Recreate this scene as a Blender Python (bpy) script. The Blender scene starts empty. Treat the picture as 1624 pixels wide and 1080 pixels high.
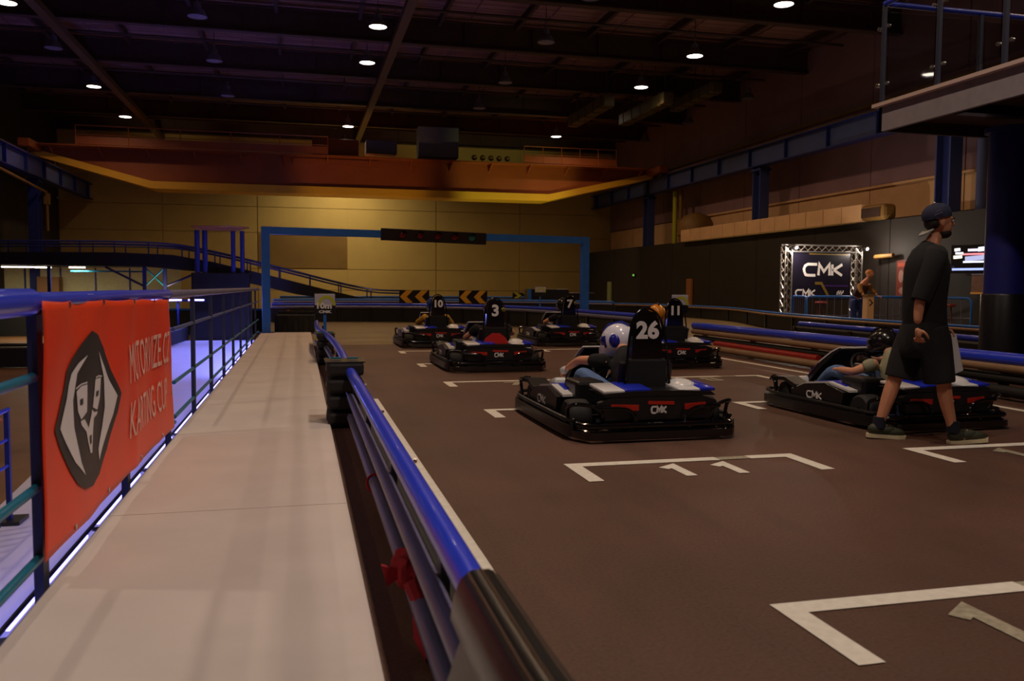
import bpy, bmesh, math, random
from mathutils import Vector, Matrix, Euler
random.seed(7)
C = bpy.context.scene.collection
R = math.radians
PI = math.pi

# ---------------------------------------------------------------- camera
cam_d = bpy.data.cameras.new('camera')
cam = bpy.data.objects.new('camera', cam_d); C.objects.link(cam)
bpy.context.scene.camera = cam
cam_d.sensor_width = 36.0
cam_d.lens = 1345.0 / 1624.0 * 36.0
cam_d.dof.use_dof = True; cam_d.dof.focus_distance = 9.0; cam_d.dof.aperture_fstop = 3.5
cam_d.clip_start = 0.05; cam_d.clip_end = 300
YAW, PITCH, ROLL = 0.243991, 0.063845, 0.006
fw = Vector((math.sin(YAW)*math.cos(PITCH), math.cos(YAW)*math.cos(PITCH), -math.sin(PITCH)))
rt = Vector((math.cos(YAW), -math.sin(YAW), 0)); up = rt.cross(fw)
r2 = rt*math.cos(ROLL) + up*math.sin(ROLL); u2 = up*math.cos(ROLL) - rt*math.sin(ROLL)
M3 = Matrix((r2, u2, -fw)).transposed()
cam.matrix_world = Matrix.Translation((0, 0, 1.2)) @ M3.to_4x4()

# ---------------------------------------------------------------- world, exposure
sc = bpy.context.scene
sc.view_settings.view_transform = 'Standard'
sc.view_settings.look = 'None'
sc.view_settings.gamma = 1.0
sc.view_settings.use_curve_mapping = False
sc.view_settings.exposure = 0.0
w = bpy.data.worlds.new('World'); sc.world = w; w.use_nodes = True
w.node_tree.nodes['Background'].inputs[0].default_value = (0.40, 0.26, 0.30, 1)
w.node_tree.nodes['Background'].inputs[1].default_value = 0.012
LAMP_W = 125.0        # watts of one lit high bay lamp
WARM = (1.0, 0.62, 0.34)       # older sodium toned lamps
COOL = (1.0, 0.90, 0.82)       # lamps over the near end
VIOLET = (0.16, 0.20, 1.0)

# ---------------------------------------------------------------- materials
def S(r, g, b):
    f = lambda c: (c/255/12.92) if c/255 <= 0.04045 else ((c/255+0.055)/1.055)**2.4
    return (f(r), f(g), f(b), 1)
MATS = {}
def mat(name, col, rough=0.6, metal=0.0, noise=0.0, scale=8.0, bump=0.0, spec=0.5, coat=0.0, emit=None, estr=0.0, nrough=0.0, stretch=None):
    if name in MATS: return MATS[name]
    m = bpy.data.materials.new(name); m.use_nodes = True
    nt = m.node_tree; b = nt.nodes['Principled BSDF']
    b.inputs['Base Color'].default_value = col if len(col) == 4 else (*col, 1)
    b.inputs['Roughness'].default_value = rough
    b.inputs['Metallic'].default_value = metal
    b.inputs['Specular IOR Level'].default_value = spec
    b.inputs['Coat Weight'].default_value = coat
    if emit:
        b.inputs['Emission Color'].default_value = emit if len(emit) == 4 else (*emit, 1)
        b.inputs['Emission Strength'].default_value = estr
    tc = nt.nodes.new('ShaderNodeTexCoord')
    mp = nt.nodes.new('ShaderNodeMapping'); nt.links.new(tc.outputs['Object'], mp.inputs[0])
    if stretch: mp.inputs['Scale'].default_value = stretch
    n = nt.nodes.new('ShaderNodeTexNoise'); n.inputs['Scale'].default_value = scale; n.inputs['Detail'].default_value = 6
    nt.links.new(mp.outputs[0], n.inputs['Vector'])
    if noise > 0:
        rp = nt.nodes.new('ShaderNodeValToRGB')
        c = Vector(b.inputs['Base Color'].default_value[:3])
        rp.color_ramp.elements[0].position = 0.3; rp.color_ramp.elements[1].position = 0.7
        rp.color_ramp.elements[0].color = (*(c*(1-noise)), 1); rp.color_ramp.elements[1].color = (*(c*(1+noise)), 1)
        nt.links.new(n.outputs['Fac'], rp.inputs[0]); nt.links.new(rp.outputs[0], b.inputs['Base Color'])
    if nrough > 0:
        mr = nt.nodes.new('ShaderNodeMapRange'); mr.inputs['To Min'].default_value = max(0, rough-nrough); mr.inputs['To Max'].default_value = min(1, rough+nrough)
        nt.links.new(n.outputs['Fac'], mr.inputs[0]); nt.links.new(mr.outputs[0], b.inputs['Roughness'])
    if bump > 0:
        n2 = nt.nodes.new('ShaderNodeTexNoise'); n2.inputs['Scale'].default_value = scale*6; n2.inputs['Detail'].default_value = 4
        nt.links.new(mp.outputs[0], n2.inputs['Vector'])
        bp = nt.nodes.new('ShaderNodeBump'); bp.inputs['Strength'].default_value = bump; bp.inputs['Distance'].default_value = 0.01
        nt.links.new(n2.outputs['Fac'], bp.inputs['Height']); nt.links.new(bp.outputs[0], b.inputs['Normal'])
    MATS[name] = m; return m
def worn_asphalt(name, c1, c2, c3, rough):
    # asphalt with large rubber smears and fine grit
    m = bpy.data.materials.new(name); m.use_nodes = True; nt = m.node_tree; b = nt.nodes['Principled BSDF']
    tc = nt.nodes.new('ShaderNodeTexCoord')
    big = nt.nodes.new('ShaderNodeTexNoise'); big.inputs['Scale'].default_value = 0.55; big.inputs['Detail'].default_value = 5; big.inputs['Distortion'].default_value = 0.8
    fine = nt.nodes.new('ShaderNodeTexNoise'); fine.inputs['Scale'].default_value = 60; fine.inputs['Detail'].default_value = 5
    mp = nt.nodes.new('ShaderNodeMapping'); mp.inputs['Scale'].default_value = (2.2, 0.35, 1)
    st = nt.nodes.new('ShaderNodeTexNoise'); st.inputs['Scale'].default_value = 1.6; st.inputs['Detail'].default_value = 4
    for n in (big, fine): nt.links.new(tc.outputs['Object'], n.inputs['Vector'])
    nt.links.new(tc.outputs['Object'], mp.inputs[0]); nt.links.new(mp.outputs[0], st.inputs['Vector'])
    rp = nt.nodes.new('ShaderNodeValToRGB'); rp.color_ramp.elements[0].color = c1; rp.color_ramp.elements[1].color = c2
    rp.color_ramp.elements[0].position = .35; rp.color_ramp.elements[1].position = .65
    nt.links.new(big.outputs['Fac'], rp.inputs[0])
    mx = nt.nodes.new('ShaderNodeMix'); mx.data_type = 'RGBA'; mx.inputs[7].default_value = c3
    mr = nt.nodes.new('ShaderNodeMapRange'); mr.inputs[1].default_value = .5; mr.inputs[2].default_value = .75; mr.inputs[4].default_value = .45
    nt.links.new(st.outputs['Fac'], mr.inputs[0]); nt.links.new(mr.outputs[0], mx.inputs[0]); nt.links.new(rp.outputs[0], mx.inputs[6])
    mx2 = nt.nodes.new('ShaderNodeMix'); mx2.data_type = 'RGBA'; mx2.blend_type = 'MULTIPLY'; mx2.inputs[0].default_value = .5
    r2_ = nt.nodes.new('ShaderNodeValToRGB'); r2_.color_ramp.elements[0].position = .35; r2_.color_ramp.elements[1].position = .65
    r2_.color_ramp.elements[0].color = (.55, .55, .55, 1); r2_.color_ramp.elements[1].color = (1.25, 1.25, 1.25, 1)
    nt.links.new(fine.outputs['Fac'], r2_.inputs[0]); nt.links.new(mx.outputs[2], mx2.inputs[6]); nt.links.new(r2_.outputs[0], mx2.inputs[7])
    nt.links.new(mx2.outputs[2], b.inputs['Base Color'])
    b.inputs['Roughness'].default_value = rough; b.inputs['Specular IOR Level'].default_value = .35
    bp = nt.nodes.new('ShaderNodeBump'); bp.inputs['Strength'].default_value = .35; bp.inputs['Distance'].default_value = .004
    nt.links.new(fine.outputs['Fac'], bp.inputs['Height']); nt.links.new(bp.outputs[0], b.inputs['Normal'])
    MATS[name] = m; return m

asphalt = worn_asphalt('track_asphalt', S(86, 60, 48), S(103, 73, 60), S(70, 49, 40), .55)
olive = mat('track_concrete_olive', S(128, 112, 80), .5, noise=.12, scale=1.5, bump=.1)
brownfl = mat('lower_track_brown', S(120, 84, 52), .45, noise=.2, scale=1.2, bump=.1)
walkm = mat('walkway_screed', S(208, 196, 188), .7, noise=.05, scale=2.2, bump=.15, spec=.3)
palefl = mat('pale_smooth_floor', S(205, 200, 205), .35, noise=.04, scale=1.5)
paint = mat('road_paint_white', S(228, 220, 205), .6, noise=.08, scale=22, bump=.2)
paint_worn = mat('road_paint_worn', S(160, 150, 128), .7, noise=.25, scale=30, bump=.2)
blue_paint = mat('blue_gloss_paint', S(38, 66, 225), .32, noise=.06, scale=6, coat=.3)
blue_dull = mat('blue_steel_paint', S(40, 108, 205), .45, noise=.1, scale=4)
blue_dark = mat('dark_blue_paint', S(28, 40, 110), .5, noise=.1, scale=4)
slate = mat('slate_blue_steel', S(70, 82, 130), .5, noise=.08, scale=1.2)
navy_steel = mat('charcoal_navy_steel', S(44, 48, 72), .45, noise=.08, scale=10)
teal = mat('teal_rail_paint', S(20, 110, 140), .35, noise=.06, scale=10)
pipe_grey = mat('grey_blue_pipe', S(105, 104, 140), .38, noise=.08, scale=5)
pipe_beige = mat('dusty_beige_pipe', S(150, 118, 88), .5, noise=.12, scale=4)
pipe_red = mat('red_pipe', S(160, 34, 26), .45, noise=.12, scale=6)
blackpl = mat('black_plastic', S(26, 24, 26), .35, noise=.1, scale=15)
blackgl = mat('black_gloss', S(14, 13, 15), .12, coat=.6)
rubber = mat('tyre_rubber', S(24, 22, 22), .7, noise=.15, scale=25, bump=.2)
rubber_sheen = mat('black_corrugated_sleeve', S(30, 27, 26), .28, noise=.1, scale=10)
darkwall = mat('black_wall_paint', S(40, 34, 31), .7, noise=.12, scale=1.5)
upperwall = mat('dark_plum_cladding', S(140, 108, 114), .7, noise=.12, scale=.8)
beigewall = mat('beige_concrete_band', S(225, 182, 135), .75, noise=.08, scale=1.5)
backwall = mat('yellowish_concrete', S(190, 165, 100), .8, noise=.06, scale=.7, bump=.05)
backwall2 = mat('brown_corrugated_concrete', S(160, 132, 78), .85, noise=.08, scale=.9)
ceilm = mat('ceiling_deck', S(150, 112, 106), .8, noise=.15, scale=.8)
beamm = mat('ceiling_steel_dark', S(66, 46, 40), .6, noise=.15, scale=2)
ductm = mat('ochre_duct', S(130, 96, 44), .6, noise=.1, scale=2)
orange_st = mat('crane_orange_paint', S(158, 78, 24), .5, noise=.1, scale=1.0)
yellow_st = mat('crane_yellow_flange', S(245, 185, 45), .45, noise=.05, scale=1.0)
steel = mat('bright_steel', S(190, 185, 180), .25, metal=1, noise=.05)
alu = mat('truss_aluminium', S(210, 208, 205), .3, metal=.9)
greybox = mat('grey_enamel', S(110, 110, 125), .5, noise=.05)
white_pl = mat('white_bodywork', S(225, 222, 220), .25, noise=.03, scale=8, coat=.4)
blue_pl = mat('blue_bodywork', S(35, 50, 190), .25, coat=.4)
purple_pl = mat('purple_bodywork', S(70, 40, 110), .3, coat=.3)
red_pl = mat('red_stripe', S(190, 40, 22), .4)
letter = mat('letter_white', S(235, 230, 228), .5)
letter_dim = mat('letter_pale_print', S(232, 188, 172), .6)
banner_m = mat('orange_red_vinyl', S(240, 62, 12), .42, noise=.06, scale=3)
emblem_k = mat('banner_black_print', S(38, 32, 34), .5)
emblem_w = mat('banner_white_print', S(228, 222, 225), .5)
skin = mat('skin', S(205, 140, 105), .55, noise=.06, scale=12)
skin_pale = mat('skin_light', S(222, 155, 118), .55, noise=.06, scale=12)
blackcloth = mat('black_cotton', S(20, 18, 20), .9, noise=.15, scale=14, bump=.2)
shortcloth = mat('black_shorts_cloth', S(26, 24, 26), .85, noise=.15, scale=10, bump=.2)
denim = mat('blue_denim', S(90, 118, 165), .85, noise=.15, scale=20, bump=.2)
hair = mat('dark_hair', S(34, 24, 20), .7, noise=.3, scale=40, bump=.4)
paper = mat('white_paper', S(225, 222, 225), .6)
yellow_s = mat('sign_yellow', S(225, 160, 30), .5)
yellowgreen_s = mat('sign_yellow_green', S(190, 190, 40), .5)
glass = bpy.data.materials.new('balustrade_glass'); glass.use_nodes = True
_b = glass.node_tree.nodes['Principled BSDF']; _b.inputs['Transmission Weight'].default_value = 1; _b.inputs['Roughness'].default_value = .02
_b.inputs['IOR'].default_value = 1.45; _b.inputs['Base Color'].default_value = (.75, .8, .82, 1)
lamp_on = mat('lamp_glow', (1, .95, .85, 1), emit=(1, .86, .68, 1), estr=14)
lamp_off = mat('lamp_lens_unlit', S(120, 118, 135), .3, emit=None)
led = mat('violet_led', (.4, .4, 1, 1), emit=(.30, .27, 1, 1), estr=5.5)
fluo = mat('fluorescent_tube', (1, .95, .9, 1), emit=(1, .85, .65, 1), estr=6)

# ---------------------------------------------------------------- geometry helpers
class MB:
    def __init__(s): s.bm = bmesh.new()
    def box(s, c, d, rot=(0, 0, 0), bevel=0.0, taper=None):
        g = bmesh.ops.create_cube(s.bm, size=1)['verts']
        for v in g:
            v.co = Vector((v.co.x*d[0], v.co.y*d[1], v.co.z*d[2]))
            if taper and v.co.z > 0: v.co.x *= taper[0]; v.co.y *= taper[1]
        if bevel > 0:
            es = list({e for v in g for e in v.link_edges})
            r = bmesh.ops.bevel(s.bm, geom=es, offset=bevel, segments=2, affect='EDGES', profile=.5)
            g = list({v for f in r['faces'] for v in f.verts} | {v for v in g if v.is_valid})
        mt = Matrix.Translation(c) @ Euler(rot).to_matrix().to_4x4()
        for v in g: v.co = mt @ v.co
        return s
    def tube(s, pts, r, seg=8, closed=False, caps=True, radii=None):
        pts = [Vector(p) for p in pts]; n = len(pts); rings = []
        prev = None
        for i, p in enumerate(pts):
            a = pts[i-1] if (i > 0 or closed) else p
            b = pts[(i+1) % n] if (i < n-1 or closed) else p
            t = (b-a).normalized() if (b-a).length > 1e-9 else Vector((0, 0, 1))
            if prev is None:
                ref = Vector((0, 0, 1)) if abs(t.z) < .9 else Vector((1, 0, 0))
                x = t.cross(ref).normalized()
            else:
                x = (prev - t*prev.dot(t)).normalized()
            prev = x; y = t.cross(x)
            rr = radii[i] if radii else r
            rings.append([s.bm.verts.new(p + (x*math.cos(2*PI*k/seg) + y*math.sin(2*PI*k/seg))*rr) for k in range(seg)])
        m = n if closed else n-1
        for i in range(m):
            A, B = rings[i], rings[(i+1) % n]
            for k in range(seg): s.bm.faces.new((A[k], A[(k+1) % seg], B[(k+1) % seg], B[k]))
        if caps and not closed:
            s.bm.faces.new(list(reversed(rings[0]))); s.bm.faces.new(rings[-1])
        return s
    def lathe(s, prof, seg=24, axis='Z', c=(0, 0, 0), rot=(0, 0, 0), sx=1, sy=1):
        mt = Matrix.Translation(c) @ Euler(rot).to_matrix().to_4x4(); rings = []
        for (r, z) in prof:
            row = []
            for k in range(seg):
                a = 2*PI*k/seg; x, y = r*math.cos(a)*sx, r*math.sin(a)*sy
                p = Vector((x, y, z)) if axis == 'Z' else (Vector((z, x, y)) if axis == 'X' else Vector((x, z, y)))
                row.append(s.bm.verts.new(mt @ p))
            rings.append(row)
        for A, B in zip(rings, rings[1:]):
            for k in range(seg): s.bm.faces.new((A[k], A[(k+1) % seg], B[(k+1) % seg], B[k]))
        if prof[0][0] > 1e-6: s.bm.faces.new(list(reversed(rings[0])))
        if prof[-1][0] > 1e-6: s.bm.faces.new(rings[-1])
        return s
    def ball(s, c, rad, seg=20, rings=12, rot=(0, 0, 0)):
        g = bmesh.ops.create_uvsphere(s.bm, u_segments=seg, v_segments=rings, radius=1)['verts']
        mt = Matrix.Translation(c) @ Euler(rot).to_matrix().to_4x4()
        rr = rad if isinstance(rad, (tuple, list)) else (rad,)*3
        for v in g: v.co = mt @ Vector((v.co.x*rr[0], v.co.y*rr[1], v.co.z*rr[2]))
        return s
    def prism(s, poly, d0, d1, plane='XY', f=None):
        # polygon in a plane extruded from d0 to d1 along the third axis
        def P(a, b, d):
            v = {'XY': (a, b, d), 'XZ': (a, d, b), 'YZ': (d, a, b)}[plane]
            return Vector(v)
        A = [s.bm.verts.new(P(a, b, d0)) for a, b in poly]; B = [s.bm.verts.new(P(a, b, d1)) for a, b in poly]
        n = len(poly)
        s.bm.faces.new(A); s.bm.faces.new(list(reversed(B)))
        for i in range(n): s.bm.faces.new((A[i], B[i], B[(i+1) % n], A[(i+1) % n]))
        return s
    def sweep(s, path, prof, up_ax=Vector((0, 0, 1)), closed_prof=True):
        # profile (side, up) swept along a ground path
        path = [Vector(p) for p in path]; rings = []
        for i, p in enumerate(path):
            a = path[max(i-1, 0)]; b = path[min(i+1, len(path)-1)]
            t = (b-a).normalized(); sd = t.cross(up_ax).normalized()
            rings.append([s.bm.verts.new(p + sd*q[0] + up_ax*q[1]) for q in prof])
        n = len(prof)
        for A, B in zip(rings, rings[1:]):
            for k in range(n if closed_prof else n-1): s.bm.faces.new((A[k], A[(k+1) % n], B[(k+1) % n], B[k]))
        if closed_prof: s.bm.faces.new(rings[0]); s.bm.faces.new(list(reversed(rings[-1])))
        return s
    def ribbons(s, strokes, wd, mp, th=.004):
        # thick strokes drawn in 2D (lettering); mp maps (u,v,w) to a point
        for st in strokes:
            pts = [Vector(p) for p in st]
            L = []
            for i, p in enumerate(pts):
                a = pts[i]-pts[i-1] if i > 0 else pts[1]-pts[0]
                b = pts[i+1]-pts[i] if i < len(pts)-1 else a
                a = a.normalized(); b = b.normalized(); t = (a+b)
                t = t.normalized() if t.length > 1e-6 else a
                n = Vector((-t.y, t.x)); k = wd/2/max(.45, abs(n.dot(Vector((-a.y, a.x)))))
                L.append((p+n*k, p-n*k))
            vs = [[s.bm.verts.new(Vector(mp(q.x, q.y, d))) for q in pr for d in (0, th)] for pr in L]
            for A, B in zip(vs, vs[1:]):
                for i, j in ((1, 3), (3, 2), (2, 0), (0, 1)): s.bm.faces.new((A[i], A[j], B[j], B[i]))
            s.bm.faces.new((vs[0][0], vs[0][2], vs[0][3], vs[0][1])); s.bm.faces.new((vs[-1][1], vs[-1][3], vs[-1][2], vs[-1][0]))
        return s
    def loft(s, rings, seg=20, cap=False, ref=(1, 0, 0), amp=0.0):
        rows = []
        for i, (c, a, b) in enumerate(rings):
            c = Vector(c); p = Vector(rings[max(i-1, 0)][0]); q = Vector(rings[min(i+1, len(rings)-1)][0]); t = (q-p).normalized()
            y = t.cross(Vector(ref)).normalized(); x = y.cross(t).normalized()
            rows.append([s.bm.verts.new(c+x*a*math.cos(2*PI*k/seg)*(1+amp*math.sin(k*2.4+i*1.7))+y*b*math.sin(2*PI*k/seg)*(1+amp*math.sin(k*2.4+i*1.7))) for k in range(seg)])
        for A, B in zip(rows, rows[1:]):
            for k in range(seg): s.bm.faces.new((A[k], A[(k+1) % seg], B[(k+1) % seg], B[k]))
        if cap: s.bm.faces.new(rows[0]); s.bm.faces.new(rows[-1])
        return s
    def build(s, name, m, parent=None, smooth=False, sub=0, mats=None):
        bmesh.ops.recalc_face_normals(s.bm, faces=s.bm.faces)
        me = bpy.data.meshes.new(name); s.bm.to_mesh(me); s.bm.free()
        for x in ([m] if m else mats): me.materials.append(x)
        if smooth:
            me.polygons.foreach_set('use_smooth', [True]*len(me.polygons))
            try: me.set_sharp_from_angle(angle=R(40))
            except Exception: pass
        o = bpy.data.objects.new(name, me); C.objects.link(o)
        if parent: o.parent = parent
        if sub:
            md = o.modifiers.new('sub', 'SUBSURF'); md.levels = sub; md.render_levels = sub
        return o
def tag(o, label, cat, group=None, kind=None):
    if label: o['label'] = label
    if cat: o['category'] = cat
    if group: o['group'] = group
    if kind: o['kind'] = kind
    return o
def thing(name, label, cat, loc=(0, 0, 0), rz=0, group=None):
    o = bpy.data.objects.new(name, None); C.objects.link(o); o.location = loc; o.rotation_euler = (0, 0, rz)
    o.empty_display_size = .1
    return tag(o, label, cat, group)
def lab(o, l): o['label'] = l; return o
def kids(o): return [c for c in bpy.data.objects if c.parent == o]
def copy_tree(o, parent=None):
    c = o.copy(); C.objects.link(c); c.parent = parent
    for ch in kids(o): copy_tree(ch, c)
    return c
def struct(name, mb, m, label=None, parent=None, smooth=False):
    o = mb.build(name, m, parent, smooth)
    if not parent: o['kind'] = 'structure'
    if label: o['label'] = label
    return o
def inst(name, me, parent, loc, rz=0, scale=None):
    o = bpy.data.objects.new(name, me); C.objects.link(o); o.parent = parent; o.location = loc; o.rotation_euler = (0, 0, rz)
    if scale: o.scale = scale
    return o
def smooth_path(pts, k=6, closed=False):
    P = [Vector(p) for p in pts]; out = []
    n = len(P)
    for i in range(n-1):
        p0 = P[max(i-1, 0)]; p1 = P[i]; p2 = P[i+1]; p3 = P[min(i+2, n-1)]
        for j in range(k):
            t = j/k
            out.append(.5*((2*p1)+(p2-p0)*t+(2*p0-5*p1+4*p2-p3)*t*t+(3*p1-p0-3*p2+p3)*t**3))
    out.append(P[-1]); return out
def area(name, loc, size, power, col, parent=None, rot=(0, 0, 0), spread=PI, sy=None):
    d = bpy.data.lights.new(name, 'AREA'); d.energy = power; d.color = col
    if sy: d.shape = 'RECTANGLE'; d.size = size; d.size_y = sy
    else: d.shape = 'DISK'; d.size = size
    d.spread = spread
    o = bpy.data.objects.new(name, d); C.objects.link(o); o.location = loc; o.rotation_euler = rot
    if parent: o.parent = parent
    return o
def text_mesh(s, size, th=.004, bold=0.0):
    cu = bpy.data.curves.new('t', 'FONT'); cu.body = s; cu.size = size; cu.extrude = th/2; cu.offset = bold
    cu.align_x = 'CENTER'; cu.align_y = 'CENTER'; cu.resolution_u = 3
    o = bpy.data.objects.new('t', cu); C.objects.link(o)
    dg = bpy.context.evaluated_depsgraph_get(); me = bpy.data.meshes.new_from_object(o.evaluated_get(dg))
    bpy.data.objects.remove(o); return me
def lettering(s, size, m, parent, loc, rot, name='lettering', bold=.0, sx=1):
    me = text_mesh(s, size, .004, bold); me.materials.clear(); me.materials.append(m)
    o = bpy.data.objects.new(name, me); C.objects.link(o); o.parent = parent; o.location = loc; o.rotation_euler = rot; o.scale = (sx, 1, 1)
    return o

# people: bones -> skin modifier -> voxel remesh -> one continuous mesh
def bake(o):
    dg = bpy.context.evaluated_depsgraph_get(); me = bpy.data.meshes.new_from_object(o.evaluated_get(dg)); return me
def skin_mesh(chains, sub=1):
    # chains: list of lists of ((x,y,z), r); each is skinned on its own and overlaps its neighbour at the joint
    out = bmesh.new()
    for ch in chains:
        me = bpy.data.meshes.new('sk'); me.from_pydata([c[0] for c in ch], [(i, i+1) for i in range(len(ch)-1)], [])
        o = bpy.data.objects.new('sk', me); C.objects.link(o)
        md = o.modifiers.new('skin', 'SKIN'); md.use_smooth_shade = True
        for i, c in enumerate(ch):
            v = me.skin_vertices[0].data[i]; r = c[1]
            v.radius = r if isinstance(r, (tuple, list)) else (r, r); v.use_root = (i == 0)
        ms = o.modifiers.new('s', 'SUBSURF'); ms.levels = sub; ms.render_levels = sub
        m2 = bake(o); out.from_mesh(m2); bpy.data.objects.remove(o)
    return out
def fuse(bm, name, m, parent, voxel=.012, smooth=4, extra=None):
    if extra: extra(bm)
    me = bpy.data.meshes.new(name); bm.to_mesh(me); bm.free()
    o = bpy.data.objects.new(name, me); C.objects.link(o)
    md = o.modifiers.new('r', 'REMESH'); md.mode = 'VOXEL'; md.voxel_size = voxel; md.use_smooth_shade = True
    if smooth:
        sm = o.modifiers.new('sm', 'SMOOTH'); sm.iterations = smooth; sm.factor = .5
    m2 = bake(o); bpy.data.objects.remove(o)
    m2.name = name; m2.materials.clear(); m2.materials.append(m)
    m2.polygons.foreach_set('use_smooth', [True]*len(m2.polygons))
    o = bpy.data.objects.new(name, m2); C.objects.link(o); o.parent = parent
    return o
def bm_ball(bm, c, rad, rot=(0, 0, 0), seg=16, rings=10):
    g = bmesh.ops.create_uvsphere(bm, u_segments=seg, v_segments=rings, radius=1)['verts']
    mt = Matrix.Translation(c) @ Euler(rot).to_matrix().to_4x4()
    for v in g: v.co = mt @ Vector((v.co.x*rad[0], v.co.y*rad[1], v.co.z*rad[2]))
def hand_chains(wr, d, pn, side, curl=.5, k=1.0):
    # wr wrist, d direction of the fingers, pn palm normal, side = direction of the thumb
    wr, d, pn, side = [Vector(v) for v in (wr, d, pn, side)]
    d.normalize(); side = (side - d*side.dot(d)).normalized(); pn = d.cross(side) * (1 if d.cross(side).dot(pn) > 0 else -1)
    L = [[(tuple(wr), .024*k), (tuple(wr+d*.045*k), (.034*k, .020*k)), (tuple(wr+d*.085*k), (.036*k, .016*k))]]
    for i, (o, ln) in enumerate(((.030, .075), (.010, .083), (-.010, .078), (-.029, .062))):
        p = wr + d*.075*k + side*o*k; c = 0; ch = [(tuple(p), .0095*k)]
        for j, f in enumerate((.42, .32, .26)):
            c += curl*(.5+.5*j)
            p = p + (d*math.cos(c) + pn*math.sin(c))*ln*f*k; ch.append((tuple(p), (.0088-.0009*j)*k))
        L.append(ch)
    b = wr + d*.025*k + side*.022*k
    t1 = b + (d*.6+side*.75).normalized()*.036*k; t2 = t1 + (d*.8+side*.35+pn*.4*curl).normalized()*.03*k; t3 = t2 + (d*.9+side*.05+pn*.7*curl).normalized()*.026*k
    L.append([(tuple(b), .013*k), (tuple(t1), .012*k), (tuple(t2), .010*k), (tuple(t3), .009*k)])
    return L
# ---------------------------------------------------------------- the hall
XL, XR, YB, YF, ZC = -13.0, 19.5, 52.0, -9.0, 10.6
ZL = -1.1
struct('floor', MB().box(((-0.95+XR)/2, (YF+17.4)/2, -.1), (XR+.95, 17.4-YF, .2)), asphalt, 'dark brown asphalt of the start grid')
struct('floor', MB().box(((-0.95+XR)/2, (17.4+YB)/2, -.1), (XR+.95, YB-17.4, .2)), olive, 'olive grey concrete of the track beyond the grid')
struct('floor', MB().box(((XL-.95)/2, (YF+YB)/2, ZL-.1), (-.95-XL, YB-YF, .2)), brownfl, 'brown floor of the sunken lane beyond the blue handrail')
m_ = MB(); m_.prism([(-.95, YF), (-.95, 36.5), (-5.1, 36.5), (-2.9, 8.0), (-2.9, YF)], ZL, ZL+.02)
struct('floor', m_, palefl, 'pale smooth ramp floor below the handrail, lit violet')
# walkway slabs
wk = struct('walkway', MB().box((-.36, (YF+21.6)/2, .005), (1.18, 21.6-YF, .05)), walkm, 'pale screeded walkway between handrail and pipe barrier')
for k, (a, b_) in enumerate(((YF, -4), (-4, .4), (.4, 4.55), (4.55, 9.0), (9.0, 13.5), (13.5, 18), (18, 21.6))):
    MB().box((-.36, (a+b_)/2, .032), (1.17, b_-a-.008, .012)).build('slab', walkm, wk)
MB().box((-.965, (YF+21.6)/2, -.55), (.03, 21.6-YF, 1.1)).build('side_face', mat('grey_riser', S(90, 88, 100), .7), wk)
struct('trim_1', MB().box((-.965, (21.6+YB)/2, -.55), (.03, YB-21.6, 1.1)), darkwall, 'dark riser under the far edge of the track')

# back wall: concrete panels
wb = struct('wall_back', MB().box(((XL+XR)/2, YB+.25, 4.6), (XR-XL, .3, 13.0)), backwall, 'yellowish concrete panel wall behind the crane')
edges = [XL, -7.6, -2.42, 2.75, 8.1, 13.4, XR]
zs = [-1.1, .9, 2.15, 4.25, 5.75, 7.3, 8.9, 10.6]
for i in range(6):
    for j in range(7):
        mm = backwall2 if (i == 2 and j in (2,)) else backwall
        wv = (edges[i+1]-edges[i]-.05); hv = zs[j+1]-zs[j]-.03
        b_ = MB().box(((edges[i]+edges[i+1])/2, YB+.08-random.random()*.01, (zs[j]+zs[j+1])/2), (wv, .06, hv))
        if i == 2 and j == 2:
            for q in range(20): b_.box(((edges[i]+edges[i+1])/2, YB+.03, zs[j]+.1+q*.1), (wv, .03, .05))
        b_.build('panel', mm, wb)

# right wall: black base, beige band, plum cladding above
wr = struct('wall_right', MB().box((XR+.2, (YF+YB)/2, 5.0), (.3, YB-YF, 12.4)), upperwall, 'right hall wall, black below a beige band and plum cladding')
y0 = YF
while y0 < YB-.1:
    y1 = min(y0+4.4, YB)
    MB().box((XR, (y0+y1)/2, 4.13), (.06, y1-y0-.04, 1.1)).build('beige_panel', beigewall, wr)
    MB().box((XR+.01, (y0+y1)/2, 5.9), (.06, y1-y0-.04, 2.3)).build('cladding_panel', upperwall, wr)
    MB().box((XR+.01, (y0+y1)/2, 8.8), (.06, y1-y0-.04, 3.4)).build('cladding_panel', upperwall, wr)
    y0 = y1
wk2 = struct('wall_right_low', MB().box((17.95, (YF+YB)/2, 1.66), (.1, YB-YF, 3.32)), darkwall, 'black painted partition wall below the beige band')
y0 = YF
while y0 < YB-.1:
    y1 = min(y0+4.0, YB); MB().box((17.89, (y0+y1)/2, 1.68), (.05, y1-y0-.03, 3.36)).build('black_panel', darkwall, wk2); y0 = y1
MB().box((XR-.06, 13, 4.72), (.1, 58, .08)).build('ledge', beigewall, wr)
MB().box((XR-.09, 32, 7.6), (.12, 40, .12)).build('cable_tray', ductm, wr)
wl = struct('wall_left', MB().box((XL-.2, (YF+YB)/2, 4.7), (.3, YB-YF, 12.6)), darkwall, 'dark left hall wall')
y0 = YF
while y0 < YB-.1:
    y1 = min(y0+5.5, YB)
    for zz, hh in ((.6, 3.3), (4.1, 3.5), (8.1, 4.2)): MB().box((XL, (y0+y1)/2, zz), (.08, y1-y0-.04, hh)).build('panel', darkwall, wl)
    y0 = y1
struct('wall_front', MB().box(((XL+XR)/2, YF-.2, 4.7), (XR-XL, .3, 12.6)), upperwall, 'wall behind the viewpoint')

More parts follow.
